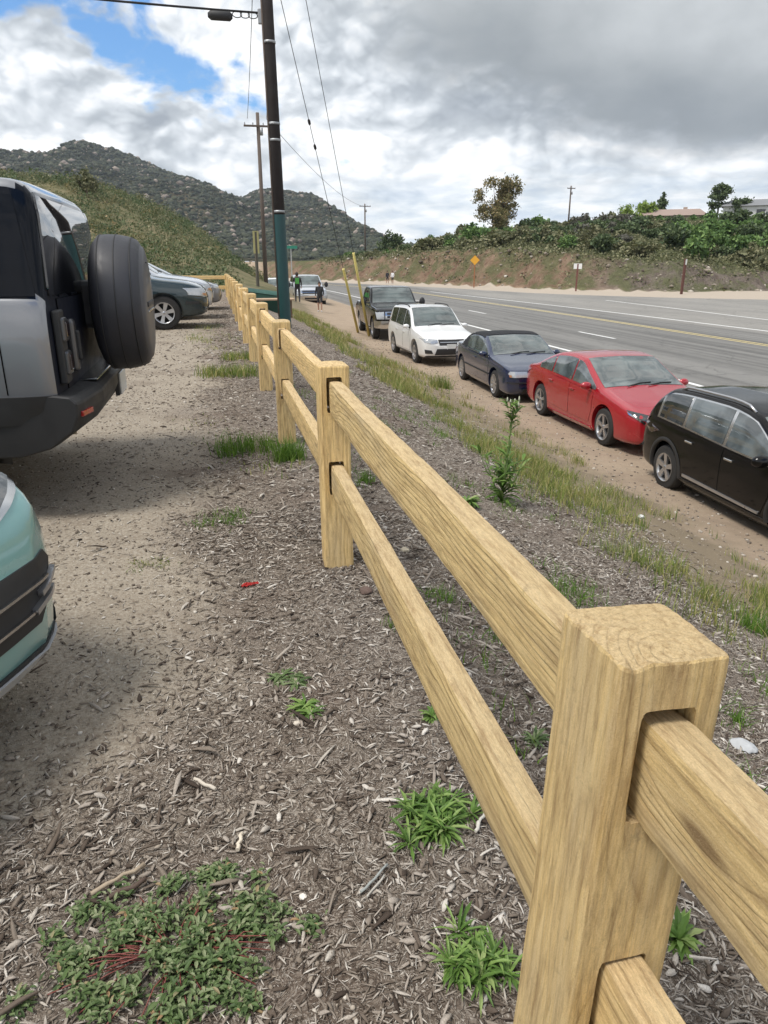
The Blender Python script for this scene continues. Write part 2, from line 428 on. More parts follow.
base = t.mix(t.range(t.math('ADD', x, t.range(n2, .3, .7, -.4, .4)), 8.9, 10.2, .55, 0), base, (.30, .26, .21))
crk = t.node('ShaderNodeTexVoronoi'); crk.feature = 'DISTANCE_TO_EDGE'; crk.inputs['Scale'].default_value = .28
t.set(crk.inputs['Vector'], t.vmath('ADD', Pw, t.vmath('MULTIPLY', t.noise(Pw, 1.5, 5, .6, 0, 1), (1.2, 1.2, 0))))
base = t.mix(t.range(crk.outputs['Distance'], .003, .010, .32, 0), base, (.035, .034, .033))
t.set(b.inputs['Base Color'], base); b.inputs['Roughness'].default_value = .85; b.inputs['Specular IOR Level'].default_value = .25
t.set(b.inputs['Normal'], t.bump(n3, .5, .006))
road = strip('road', xL, xR, -60, 240, RZ, m_road, nx=24, wob=.3)
def paint(name, col):
    m, t, b = new_mat(name)
    Pw = t.node('ShaderNodeNewGeometry').outputs['Position']
    n = t.noise(Pw, 14, 6, .7); n2 = t.noise(Pw, 1.4, 4, .6)
    wear = t.math('MAXIMUM', t.range(n, .56, .70, 0, .7), t.range(n2, .58, .75, 0, .6))
    t.set(b.inputs['Base Color'], t.mix(wear, col, (.17, .165, .155))); b.inputs['Roughness'].default_value = .75
    return m
m_wl = paint('white_road_paint', (.72, .72, .70)); m_yl = paint('yellow_road_paint', (.62, .50, .22))
E_ = smooth_curve([(-60, 11.9), (8, 11.8), (16, 12.0), (24, 12.22), (45, 12.3), (70, 12.25), (83, 11.9), (105, 9.2), (130, 2.8), (160, -9), (200, -32)])
off = lambda f, d_: (lambda yy: f(yy) + d_)
c_ = lambda v: (lambda yy: v)
strip('edge_line', off(E_, -.085), off(E_, .085), -20, 200, RZ + .004, m_wl)
Y_ = smooth_curve([(-20, 20.0), (24, 20.4), (40, 20.55), (60, 20.2), (80, 19.6), (104, 14.5), (130, 6), (160, -6)])
strip('centre_line', off(Y_, -.22), off(Y_, -.10), -20, 150, RZ + .004, m_yl)
strip('centre_line', off(Y_, .10), off(Y_, .22), -20, 150, RZ + .004, m_yl)
for y0 in (-3.0, 12.0, 27.7, 43.0, 58.3, 73.5): strip('lane_dash', c_(15.95), c_(16.09), y0, y0 + 3.2, RZ + .004, m_wl)
A_ = smooth_curve([(-10, 25.4), (29, 24.6), (43, 24.2), (58, 23.3), (76, 22.0)])
strip('turn_lane_line', off(A_, -.1), off(A_, .1), 5, 76, RZ + .004, m_wl)
B_ = smooth_curve([(20, 28.6), (35, 29.4), (47, 30.5), (56, 31.2)])
strip('turn_lane_line', off(B_, -.09), off(B_, .09), 20, 56, RZ + .004, m_wl)

# ------------------------------------------------------------------ mountains
m_mtn, t, b = new_mat('mountain_scrub')
Pw = t.node('ShaderNodeNewGeometry').outputs['Position']
a1 = t.noise(Pw, .012, 8, .65); a2 = t.noise(Pw, .07, 6, .7); v1 = t.voro(Pw, .10); 
c = t.mix(t.range(a2, .35, .65), (.014, .022, .012), (.060, .062, .032))
c = t.mix(t.range(a1, .48, .66, 0, .7), c, (.14, .115, .07))
v2 = t.voro(t.vmath('MULTIPLY', Pw, (1, 1, 1.5)), .16)
rock = t.math('MULTIPLY', t.range(v2, .16, .26, 1, 0), t.range(a1, .40, .56))
c = t.mix(rock, c, (.36, .30, .245))
t.set(b.inputs['Base Color'], c); b.inputs['Roughness'].default_value = 1; b.inputs['Specular IOR Level'].default_value = .05
t.set(b.inputs['Normal'], t.bump(a2, 1.0, 14))
ridge = smooth_curve([(-1500, 330), (-900, 270), (-600, 215), (-400, 178), (-330, 165), (-291, 164), (-262, 158), (-240, 157), (-214, 171), (-190, 181), (-165, 172), (-128, 160), (-90, 147), (-53, 131), (-10, 113), (20, 101), (36, 98), (52, 104), (67, 107), (100, 106), (143, 103), (175, 88), (203, 70), (230, 48), (255, 27), (300, 5), (360, -6), (900, -8)])
mx_ = np.linspace(-1500, 560, 420); my_ = np.linspace(520, 1690, 200)
MX, MY = np.meshgrid(mx_, my_, indexing='ij')
warp = 60 * fbm(MX*.004, MY*.004, 3)
prof = np.where(MY < 1285, sstep(470, 1300, MY + warp*(MY < 1285)*np.clip((1285-MY)/200, 0, 1))**.9, 1 - .0007*(MY-1285))
rd = ridge(MX - np.interp(MX, [-200, 20, 140, 260], [34, 18, 4, -34])) * np.interp(MX, [-1500, -60, 60, 600], [.885, .90, .97, .97])
MZ = rd * prof - 2
amp = np.clip(rd/120, 0, 1) * np.clip((1290-MY)/300, .12, 1)
MZ = MZ + amp * (38 * fbm(MX*.009 + 5, MY*.009, 6)) * np.clip(prof*2, 0, 1) + np.clip(rd/60, 0, 1)*3.5*fbm(MX*.045, MY*.045, 4)
V = np.stack([MX, MY, MZ], -1).reshape(-1, 3); I = np.arange(V.shape[0]).reshape(MX.shape)
Fq = np.stack([I[:-1, :-1], I[1:, :-1], I[1:, 1:], I[:-1, 1:]], -1).reshape(-1, 4)
mtn = tag(arr_mesh('mountain', V, Fq, m_mtn, smooth=True), kind='structure')
MZs = MZ
def mtz(x_, y_):
    i = np.clip((x_ - mx_[0])/(mx_[1]-mx_[0]), 0, len(mx_)-1.01); j = np.clip((y_ - my_[0])/(my_[1]-my_[0]), 0, len(my_)-1.01)
    i0 = i.astype(int); j0 = j.astype(int); fi = i-i0; fj = j-j0
    return (MZs[i0, j0]*(1-fi)+MZs[i0+1, j0]*fi)*(1-fj)+(MZs[i0, j0+1]*(1-fi)+MZs[i0+1, j0+1]*fi)*fj
# boulders strewn over the mountain
bm = bmesh.new(); bmesh.ops.create_icosphere(bm, subdivisions=1, radius=1); bv = np.array([v.co[:] for v in bm.verts]); bf = np.array([[v.index for v in f.verts] for f in bm.faces]); bm.free()
def scatter(pos, size, base_v, base_f, squash=(1, 1, .75), jit=.25):
    n = len(pos); k = len(base_v)
    ang = rng.random(n)*6.283; ca, sa = np.cos(ang), np.sin(ang)
    B = base_v[None] * (1 + jit*(rng.random((n, k, 1)) - .5)*2) * (np.array(squash)*(1+.5*(rng.random((n, 3))-.5)))[:, None, :] * size[:, None, None]
    X = B[..., 0]*ca[:, None] - B[..., 1]*sa[:, None]; Y = B[..., 0]*sa[:, None] + B[..., 1]*ca[:, None]
    Vv = np.stack([X, Y, B[..., 2]], -1) + pos[:, None, :]
    Ff = (base_f[None] + (np.arange(n)*k)[:, None, None]).reshape(-1, base_f.shape[1])
    return Vv.reshape(-1, 3), Ff
m_rock, t, b = new_mat('granite')
geo = t.node('ShaderNodeNewGeometry')
c = t.mix(geo.outputs['Random Per Island'], (.13, .105, .09), (.34, .28, .235))
c = t.mix(t.range(t.noise(geo.outputs['Position'], .6, 5, .6), .4, .7, 0, .5), c, (.12, .10, .08))
t.set(b.inputs['Base Color'], c); b.inputs['Roughness'].default_value = .95
N = 42000
px = rng.uniform(-520, 300, N); py = rng.uniform(640, 1300, N)
dens = fbm(px*.011, py*.011, 4)*.9 + .35 + .25*(py > 1100)
keep = rng.random(N) < np.clip(dens + .1, .03, 1)*.22; px, py = px[keep], py[keep]
sz = .8 + 3.4*rng.random(len(px))**4
pz = mtz(px, py) + sz*.25
Vv, Ff = scatter(np.stack([px, py, pz], -1), sz, bv, bf)
tag(arr_mesh('boulders', Vv, Ff, m_rock), 'pale granite boulders strewn over the dark mountain slopes', 'boulders', kind='stuff')
# dark brush on the mountain
m_scr, t, b = new_mat('far_scrub')
geo = t.node('ShaderNodeNewGeometry')
t.set(b.inputs['Base Color'], t.mix(geo.outputs['Random Per Island'], (.015, .023, .013), (.060, .066, .035))); b.inputs['Roughness'].default_value = 1
N = 42000
px = rng.uniform(-560, 330, N); py = rng.uniform(560, 1300, N)
sz = 1.2 + 2.4*rng.random(N)**2
Vv, Ff = scatter(np.stack([px, py, mtz(px, py) + sz*.2], -1), sz, bv, bf, (1, 1, .7), .4)
tag(arr_mesh('chaparral', Vv, Ff, m_scr), 'dark chaparral scrub covering the far mountain', 'chaparral', kind='stuff')

# ------------------------------------------------------------------ the air
m_hz = bpy.data.materials.new('haze_air'); m_hz.use_nodes = True; nt = m_hz.node_tree; nt.nodes.clear()
pv = nt.nodes.new('ShaderNodeVolumePrincipled'); oo = nt.nodes.new('ShaderNodeOutputMaterial'); nt.links.new(pv.outputs[0], oo.inputs['Volume'])
pv.inputs['Color'].default_value = (.80, .88, 1.0, 1); pv.inputs['Density'].default_value = .00013; pv.inputs['Anisotropy'].default_value = .2
bm = bmesh.new(); add_box(bm, (0, 790, 168), (3400, 1940, 346)); hz = bm_obj('haze', bm, m_hz); tag(hz, kind='stuff')
# ------------------------------------------------------------------ vehicle materials
def paint_mat(name, col, rough=.28, metal=0.0, coat=1.0, flake=.06, dustk=.12):
    m, t, b = new_mat(name)
    tc = t.node('ShaderNodeTexCoord').outputs['Object']
    n = t.noise(tc, 400, 2); dn = t.noise(tc, 2.2, 5, .6)
    c = t.mix(n, tuple(c*(1-flake) for c in col), tuple(min(1, c*(1+flake)) for c in col))
    x, y, z = t.sep(tc)
    dust = t.math('MULTIPLY', t.range(z, .15, .75, dustk, .015), t.range(dn, .35, .7, .4, 1))
    t.set(b.inputs['Base Color'], t.mix(dust, c, (.24, .20, .155)))
    t.set(b.inputs['Roughness'], t.math('ADD', rough, t.math('MULTIPLY', dust, .7)))
    b.inputs['Metallic'].default_value = metal; b.inputs['Coat Weight'].default_value = coat; b.inputs['Coat Roughness'].default_value = .04
    return m
M = {}
M_LOWSPEC = []
M['tyre'] = simple('tyre_rubber', (.022, .021, .020), .85, var=.35, scale=30)
M['plastic'] = simple('black_plastic', (.022, .022, .023), .6, var=.2)
M['well'] = simple('wheel_well', (.010, .010, .010), .95)
M['chrome'] = simple('chrome', (.62, .62, .62), .18, 1.0, var=.05)
M['alloy'] = simple('alloy_metal', (.50, .50, .51), .32, .85, var=.08)
M['darkalloy'] = simple('dark_alloy', (.12, .12, .125), .35, .8, var=.1)
M['lamp'] = simple('lamp_lens', (.42, .44, .46), .06, .25, 1.0, var=.25, scale=25)
M['amber'] = simple('amber_lens', (.42, .20, .10), .15, 0, 1.0)
M['redlens'] = simple('red_lens', (.33, .012, .012), .12, 0, 1.0)
M['smoked'] = simple('smoked_lens', (.03, .012, .012), .1, 0, 1.0)
M['plate'] = simple('plate_white', (.62, .63, .62), .45, var=.08)
M['softtop'] = simple('canvas_top', (.011, .012, .015), .95, bump=.3, var=.2)
M['seam'] = simple('panel_gap', (.004, .004, .004), 1.0, spec=1.2)
def glass_mat(name, col, rough=.02, ior=1.52, sc=1.6):
    m, t, b = new_mat(name)
    tc = t.node('ShaderNodeTexCoord').outputs['Object']
    n = t.noise(tc, sc, 3, .5); 
    t.set(b.inputs['Base Color'], t.mix(t.range(n, .40, .60), tuple(c*.45 for c in col), col))
    b.inputs['Roughness'].default_value = rough; b.inputs['IOR'].default_value = ior
    b.inputs['Coat Weight'].default_value = .6; b.inputs['Coat Roughness'].default_value = .01
    return m
M['glass'] = glass_mat('window_glass', (.045, .052, .055), ior=1.7)
M['shield'] = glass_mat('windshield_glass', (.10, .125, .12), ior=1.75)
M['pale_glass'] = glass_mat('side_glass', (.13, .155, .165), ior=1.6, sc=2.6)
M['tint'] = glass_mat('tinted_glass', (.008, .009, .012), ior=1.6)
M['deep'] = glass_mat('deep_tinted_glass', (.006, .008, .013), rough=.06, ior=1.30)
M['deep'].node_tree.nodes['Principled BSDF'].inputs['Coat Weight'].default_value = 0
M['deep'].node_tree.nodes['Principled BSDF'].inputs['Specular IOR Level'].default_value = .35
P = {'black': paint_mat('black_paint', (.0025, .0025, .003), .12, coat=.3, dustk=.015), 'red': paint_mat('red_paint', (.36, .006, .016), .25, .15, dustk=.05),
     'navy': paint_mat('navy_paint', (.006, .016, .056), .2, .1, dustk=.03), 'white': paint_mat('white_paint', (.74, .74, .73), .3),
     'charcoal': paint_mat('charcoal_paint', (.030, .030, .032), .25, .2), 'silver': paint_mat('silver_paint', (.42, .43, .44), .3, .55),
     'teal': paint_mat('dark_teal_paint', (.010, .028, .036), .22, .2, dustk=.05), 'mint': paint_mat('mint_paint', (.20, .40, .395), .25, .25),
     'grey': paint_mat('grey_paint', (.23, .235, .25), .32, .45), 'pale': paint_mat('pale_silver_paint', (.55, .57, .60), .3, .4)}

P['black'].node_tree.nodes['Principled BSDF'].inputs['Specular IOR Level'].default_value = .18
# ------------------------------------------------------------------ vehicle builder
class Car:
    def __init__(s, name, L, W, plan, belt, top, bot, paint, tum=.27, crown=.06, mats=None, square=False):
        s.name, s.L, s.W, s.paint, s.tum, s.cr = name, L, W, paint, tum, crown
        s.plan, s.belt, s.top, s.bot = map(smooth_curve, (plan, belt, top, bot)); s.square = square
        s.root = empty(name)
    def section(s, x, it=2):
        w = float(s.plan(x)) * s.W/2; zb = float(s.bot(x)); zt = float(s.top(x)); ze = min(float(s.belt(x)), zt - .025)
        h = zt - ze; cr = min(s.cr, h*.55); wr = w*.965 - s.tum * max(0, h - cr)
        H = ze - zb
        if s.square: p = [(0, zb), (w*.9, zb), (w*.985, zb+.05), (w, zb+.35*H), (w, zb+.8*H), (w*.975, ze-.01), (w*.955, ze+.01), (wr, zt-cr), (wr*.90, zt-cr*.2), (0, zt)]
        else: p = [(0, zb), (w*.82, zb), (w*.965, zb+.05), (w*.992, zb+.38*H), (w, zb+.66*H), (w*.99, zb+.86*H), (w*.965, ze), (wr, zt-cr), (wr*.84, zt-cr*.38), (0, zt)]
        for _ in range(it):
            q = [p[0]]
            for a, b in zip(p[:-1], p[1:]):
                q += [(a[0]*.78+b[0]*.22, a[1]*.78+b[1]*.22), (a[0]*.22+b[0]*.78, a[1]*.22+b[1]*.78)]
            q.append(p[-1]); p = q
        return p, wr, zt - cr
    def shell(s, wheels, R_, step=.06):
        s.wheels = wheels; s.R = R_
        L2 = s.L/2
        e = np.array([0, .006, .02, .045, .08, .12])
        xs = np.concatenate([-L2 + e, np.arange(-L2+.17, L2-.17, step), L2 - e[::-1]])
        rings = [s.section(x)[0] for x in xs]; n = len(rings[0])
        bm = bmesh.new(); VV = []
        for x, r in zip(xs, rings):
            full = [(y, z) for y, z in r] + [(-y, z) for y, z in r[-2:0:-1]]
            VV.append([bm.verts.new((x, y, z)) for y, z in full])
        k = len(VV[0])
        for a, b in zip(VV[:-1], VV[1:]):
            for i in range(k): bm.faces.new((a[i], a[(i+1) % k], b[(i+1) % k], b[i]))
        for ring, sg in ((VV[0], -1), (VV[-1], 1)):
            cz = sum(v.co.z for v in ring)/k; prev = ring
            for f_, bul in ((.72, .018), (.40, .032), (.12, .038)):
                new = [bm.verts.new((v.co.x + sg*bul, v.co.y*f_, cz + (v.co.z-cz)*f_)) for v in ring]
                for i in range(k): bm.faces.new((prev[i], prev[(i+1) % k], new[(i+1) % k], new[i]))
                prev = new
            bm.faces.new(prev)
        bmesh.ops.recalc_face_normals(bm, faces=bm.faces[:])
        for f in bm.faces: f.smooth = True
        me = bpy.data.meshes.new('body'); bm.to_mesh(me); bm.free()
        me.materials.append(s.paint); me.materials.append(M['well'])
        o = bpy.data.objects.new('body', me); COL.objects.link(o)
        cb = bmesh.new()
        for wx in wheels:
            for sg in (-1, 1):
                c0, c1 = sg*(s.W/2 - .33), sg*(s.W/2 + .3)
                ra = R_ + .055
                rr = [add_lathe(cb, [(c0, ra), (c1, ra)], 36, 'Y', (wx, 0, R_ + .015), 1)]
                for ring in rr[0]:
                    f = cb.faces.new(ring); f.material_index = 1
        bmesh.ops.recalc_face_normals(cb, faces=cb.faces[:])
        cm = bpy.data.meshes.new('c'); cb.to_mesh(cm); cb.free(); cm.materials.append(s.paint); cm.materials.append(M['well'])
        co = bpy.data.objects.new('c', cm); COL.objects.link(co)
        md = o.modifiers.new('b', 'BOOLEAN'); md.operation = 'DIFFERENCE'; md.object = co; md.solver = 'EXACT'
        bpy.context.view_layer.update()
        dg = bpy.context.evaluated_depsgraph_get()
        ev = bpy.data.meshes.new_from_object(o.evaluated_get(dg), preserve_all_data_layers=True, depsgraph=dg)
        bpy.data.objects.remove(o); bpy.data.objects.remove(co)
        ev.name = 'body'; ev.materials.clear(); ev.materials.append(s.paint); ev.materials.append(M['well'])
        s.body = link(bpy.data.objects.new('body', ev), s.root)
        vs = [v.co.copy() for v in ev.vertices]; fs = [tuple(p.vertices) for p in ev.polygons]
        # sharp arch edges
        fm = {}
        for p in ev.polygons:
            for ek in p.edge_keys: fm.setdefault(ek, []).append(p)
        for ed in ev.edges:
            ps = fm.get(ed.key, [])
            if len(ps) == 2 and ps[0].normal.dot(ps[1].normal) < .62: ed.use_edge_sharp = True
        s.bvh = BVHTree.FromPolygons(vs, fs)
        return s.body
    def cast(s, mode, u, v):
        if mode == 'R': o, d = (u, -3, v), (0, 1, 0)
        elif mode == 'L': o, d = (u, 3, v), (0, -1, 0)
        elif mode == 'F': o, d = (s.L/2+2, u, v), (-1, 0, 0)
        elif mode == 'B': o, d = (-s.L/2-2, u, v), (1, 0, 0)
        else: o, d = (u, v, 5), (0, 0, -1)
        o, d = Vector(o), Vector(d)
        h = s.bvh.ray_cast(o, d)
        if h[0] is None:
            best = s.bvh.find_nearest(o + d*(2.0 if mode in 'FB' else 2.2))
            h = best
        n = h[1]
        if n.dot(d) > 0: n = -n
        return h[0], n, d
    def patch(s, name, poly, mode, mat, off=.005, skirt=.02, res=.06, parent=None, smooth=True, seam=0.0, label=None):
        pts = []
        for a, b in zip(poly, poly[1:] + poly[:1]):
            k = max(1, int(math.hypot(b[0]-a[0], b[1]-a[1]) / res))
            for i in range(k): pts.append((a[0] + (b[0]-a[0])*i/k, a[1] + (b[1]-a[1])*i/k))
        nb = len(pts)
        u0, u1 = min(p[0] for p in pts), max(p[0] for p in pts); v0, v1 = min(p[1] for p in pts), max(p[1] for p in pts)
        nu, nv = int((u1-u0)/res), int((v1-v0)/res)
        inner = []
        for i in range(1, nu):
            for j in range(1, nv):
                q = (u0 + (u1-u0)*i/nu, v0 + (v1-v0)*j/nv)
                if min((q[0]-p[0])**2 + (q[1]-p[1])**2 for p in pts) > (res*.55)**2: inner.append(q)
        co = [Vector(p) for p in pts + inner]
        ov, oe, of, oo, _, _ = delaunay_2d_cdt(co, [(i, (i+1) % nb) for i in range(nb)], [], 1, 1e-6)
        bm = bmesh.new(); vv = []; dd = None
        for q in ov:
            p, n, dd = s.cast(mode, q.x, q.y)
            vv.append(bm.verts.new(p + n*off))
        mats = [mat, M['seam']] if seam else mat
        vv0 = list(vv)
        for f in of:
            try: bm.faces.new([vv[i] for i in f]).smooth = smooth
            except ValueError: pass
        lv = [v for v in bm.verts if not v.link_faces]
        for v in lv: bm.verts.remove(v)
        seen, isl = set(), []
        for f0 in bm.faces:
            if f0 in seen: continue
            st, cur = [f0], []; seen.add(f0)
            while st:
                f1 = st.pop(); cur.append(f1)
                for e1 in f1.edges:
                    for f2 in e1.link_faces:
                        if f2 not in seen: seen.add(f2); st.append(f2)
            isl.append(cur)
        if len(isl) > 1:
            big = max(isl, key=len)
            bmesh.ops.delete(bm, geom=[f1 for cur in isl if cur is not big for f1 in cur], context='FACES')
            vv = [v for v in vv if v.is_valid]
        bound = [e for e in bm.edges if len(e.link_faces) == 1]
        for e in bound: e.smooth = False
        r = bmesh.ops.extrude_edge_only(bm, edges=bound)
        nvs = [g for g in r['geom'] if isinstance(g, bmesh.types.BMVert)]
        for v in nvs: v.co += dd * skirt
        if seam:
            for g in r['geom']:
                if isinstance(g, bmesh.types.BMFace): g.material_index = 1
            be = [e for e in bm.edges if len(e.link_faces) == 1]
    
            r2 = bmesh.ops.extrude_edge_only(bm, edges=be)
            nv2 = [g for g in r2['geom'] if isinstance(g, bmesh.types.BMVert)]
            vv = [v for v in vv if v.is_valid]
            ctr = sum((v.co for v in vv), Vector())/len(vv)
            for v in nv2:
                dv = (v.co - ctr); dv = dv - dd*dv.dot(dd)
                v.co += dv.normalized()*seam - dd*(skirt - .001 + 0.0) + dd*(off*.5)
            for g in r2['geom']:
                if isinstance(g, bmesh.types.BMFace): g.material_index = 1
        bm.normal_update()
        me = bpy.data.meshes.new(name); bm.to_mesh(me); bm.free()
        for m in (mats if isinstance(mats, list) else [mats]): me.materials.append(m)
        # orient normals outwards
        if len(me.polygons):
            o = link(bpy.data.objects.new(name, me), parent or s.root)
            nsum = sum((p.normal.dot(dd)*p.area for p in me.polygons))
            if nsum > 0: me.flip_normals()
            if label: o['label'] = label
            return o
    def both(s, name, poly, mat, **k):
        a = s.patch(name, poly, 'R', mat, **k); b = s.patch(name, poly, 'L', mat, **k); return a, b
    def mirror_front(s, name, poly, mat, mode='F', **k):
        return [s.patch(name, poly, mode, mat, **k), s.patch(name, [(-u, v) for u, v in poly], mode, mat, **k)]
    def roofz(s, x): return s.section(x, 0)[2]
    def side_windows(s, x0, x1, cuts, mat, gap=.05, lo=.03, hi=.055, trim=None, mats=None):
        """glass between belt and roof edge from x0 to x1, divided at the cuts [(x, lean)]"""
        xs = [x0] + list(cuts) + [x1]
        if trim:
            P_ = s._dlo(x0-.03, x1+.03, lo-.022, hi-.022)
            if P_: s.both('window_trim', P_, trim, off=.004, skirt=.01, res=.07)
        for i, (a, b) in enumerate(zip(xs[:-1], xs[1:])):
            P_ = s._dlo(a + gap/2, b - gap/2, lo, hi)
            if P_: s.both('window', P_, (mats[i] if mats else mat), off=.010, skirt=.012, res=.07)
    def _dlo(s, a, b, lo, hi):
        bot, top = [], []
        for x in np.linspace(a, b, 14):
            zl = float(s.belt(x)) + lo; zh = s.roofz(x) - hi
            if zh - zl > .015: bot.append((x, zl)); top.append((x, zh))
        if len(bot) < 2: return None
        return bot + top[::-1]
    def shield(s, xc, xh, mat, name='windshield', frac=.90, off=.008):
        """glass between cowl xc and header xh"""
        L_, R__ = [], []
        for x in np.linspace(xc, xh, 8):
            wr = s.section(x, 0)[1] * frac
            L_.append((x, wr)); R__.append((x, -wr))
        return s.patch(name, L_ + R__[::-1], 'T', mat, off=off, skirt=.012, res=.09)
    def add_wheels(s, width=.205, rim_r=None, spokes=5, style='five', rim_mat=None, Rr=None):
        Rw = Rr or s.R; rr = rim_r or Rw*.66; rim_mat = rim_mat or M['alloy']
        for wx in s.wheels:
            for sg in (-1, 1):
                y0 = sg*(s.W/2 - .02)
                bm = bmesh.new(); h = width
                prof = [(0, rr), (.006, rr*1.05), (.012, Rw*.80), (.010, Rw*.90), (.022, Rw*.97), (.05, Rw), (h-.05, Rw), (h-.022, Rw*.97), (h-.01, Rw*.9), (h, rr)]
                add_lathe(bm, [(-sg*a, r) for a, r in prof], 36, 'Y')
                wh = bm_obj('wheel', bm, M['tyre'], s.root); wh.location = (wx, y0, Rw)
                bm = bmesh.new()
                add_lathe(bm, [(-sg*.002, rr*1.02), (-sg*.000, rr*.95), (-sg*.05, rr*.90), (-sg*.10, rr*.88)], 36, 'Y')
                r0 = add_lathe(bm, [(-sg*.09, rr*.90), (-sg*.09, .01)], 24, 'Y', mi=1)
                add_lathe(bm, [(-sg*.012, .01), (-sg*.014, rr*.16), (-sg*.03, rr*.20), (-sg*.08, rr*.2)], 20, 'Y')
                for k in range(spokes):
                    a0 = 2*math.pi*(k+.25)/spokes
                    offs = (0,) if style != 'double' else (-.11, .11)
                    for da in offs:
                        a = a0 + da*(5/spokes)
                        ca, sa = math.cos(a), math.sin(a)
                        w0, w1 = (rr*.13, rr*.085) if style == 'five' else (rr*.07, rr*.05)
                        if style == 'wide': w0, w1 = rr*.13, rr*.2
                        vs = []
                        for r_, wd, yy in ((rr*.12, w0, -.016), (rr*.6, (w0+w1)/2, -.012), (rr*.94, w1, -.004)):
                            for q in (-1, 1):
                                px, pz = ca*r_ - sa*wd*q, sa*r_ + ca*wd*q
                                vs.append(bm.verts.new((px, sg*yy, pz))); vs.append(bm.verts.new((px, sg*(yy-.035), pz)))
                        for j in (0, 4):
                            for quad in ((0, 2, 6, 4), (1, 5, 7, 3), (0, 4, 5, 1), (2, 3, 7, 6)):
                                bm.faces.new([vs[j+q] for q in quad])
                rim = bm_obj('rim', bm, [rim_mat, M['well']], wh)
    def mirrors(s, x, z, mat, out=.10, size=(.10, .19, .125), arm=True):
        for sg in (-1, 1):
            w = s.section(x)[0]; ysurf = abs(s.cast('R' if sg < 0 else 'L', x, z)[0].y)
            bm = bmesh.new()
            bmesh.ops.create_uvsphere(bm, u_segments=16, v_segments=10, radius=.5, matrix=Matrix.Translation((x, sg*(ysurf+out), z+.03)) @ Matrix.Rotation(sg*.12, 4, 'Z') @ Matrix.Diagonal((size[0]*1.15, size[1]*1.1, size[2]*1.1, 1)))
            for v in bm.verts:
                if v.co.x < x - size[0]*.30: v.co.x = x - size[0]*.30
            for f in bm.faces: f.smooth = True
            mi = bm_obj('side_mirror', bm, mat, s.root)
            bm = bmesh.new(); add_tube(bm, [(x+.01, sg*(ysurf-.03), z-.01), (x, sg*(ysurf+out*.8), z+.015)], [.028, .02], 8)
            bm_obj('mirror_arm', bm, M['plastic'], mi)
    def handle(s, x, z, mat, parent=None, ln=.17, sides=(-1, 1)):
        for sg in sides:
            p, n, d = s.cast('R' if sg < 0 else 'L', x, z)
            bm = bmesh.new(); add_box(bm, (x, p.y + sg*.022, z), (ln, .022, .03), .008)
            add_box(bm, (x+ln*.42, p.y + sg*.01, z), (.02, .03, .024), .004); add_box(bm, (x-ln*.42, p.y + sg*.01, z), (.02, .03, .024), .004)
            bm_obj('door_handle', bm, mat, s.root)
    def rails(s, x0, x1, mat, inset=.06, h=.045):
        for sg in (-1, 1):
            pts = []
            for x in np.linspace(x0, x1, 12):
                wr = s.section(x)[1] - inset
                p = s.cast('T', x, sg*wr)[0]
                e = min(1, min(x-x0, x1-x)/.12)
                pts.append((x, p.y, p.z + h*max(0, e) - .005))
            bm = bmesh.new(); add_tube(bm, pts, .018, 8); bm_obj('roof_rail', bm, mat, s.root)
    def arch_trim(s, mat, w=.055):
        for wx in s.wheels:
            for md_, sg in (('R', -1), ('L', 1)):
                bm = bmesh.new(); rings = []
                for k in range(25):
                    a = math.pi*(-.06 + 1.12*k/24)
                    row = []
                    for r_ in (s.R+.053, s.R+.056+w*.5, s.R+.056+w):
                        x, z = wx + math.cos(a)*r_, s.R+.015 + math.sin(a)*r_
                        xx, zz = wx + math.cos(a)*(s.R+.075 if r_ < s.R+.06 else r_), s.R+.015+math.sin(a)*(s.R+.075 if r_ < s.R+.06 else r_)
                        p, n, d = s.cast(md_, xx, max(zz, float(s.bot(wx))+.03))
                        row.append(bm.verts.new((x, p.y + sg*(.014 if r_ < s.R+.1 else .006), z)))
                    inner = bm.verts.new((row[0].co.x, row[0].co.y - sg*.05, row[0].co.z))
                    rings.append([inner] + row)
                for a, b in zip(rings[:-1], rings[1:]):
                    for i in range(3): bm.faces.new((a[i], a[i+1], b[i+1], b[i])).smooth = True
                bm_obj('wheel_arch_trim', bm, mat, s.root)
    def plate(s, front=True, z=.45, mat=None, w=.31, h=.16):
        p, n, d = s.cast('F' if front else 'B', 0, z)
        sg = 1 if front else -1
        bm = bmesh.new(); add_box(bm, (p.x + sg*.012, 0, z), (.012, w, h), .004)
        bm_obj('license_plate', bm, mat or M['plate'], s.root)
    def wipers(s, x, y=.35):
        for yy in (-y, y*.15):
            pts = [s.cast('T', x + .03, yy)[0] + Vector((0, 0, .02)), s.cast('T', x - .06, yy+.28)[0] + Vector((0, 0, .02)), s.cast('T', x-.08, yy+.5)[0] + Vector((0, 0, .02))]
            bm = bmesh.new(); add_tube(bm, pts, .009, 6); bm_obj('wiper', bm, M['plastic'], s.root)
    def place(s, x, y, heading, label, cat, group=None, z=None, sc=1.0):
        s.root.scale = (sc, sc, sc)
        """heading: direction the nose points, degrees anticlockwise from +X"""
        s.root.location = (x, y, RZ - .01 if z is None else z); s.root.rotation_euler = (0, 0, R(heading))
        tag(s.root, label, cat, group)
        return s.root

ROADCARS = 'cars parked along the road'
def plan_std(L, f=(.66, .86, .95), r=(.74, .90, .96)):
    h = L/2
    return [(-h, r[0]), (-h+.06, r[1]), (-h+.22, r[2]), (-h+.7, .99), (-h+1.2, 1), (h-1.3, 1), (h-.75, .985), (h-.30, f[2]), (h-.08, f[1]), (h, f[0])]

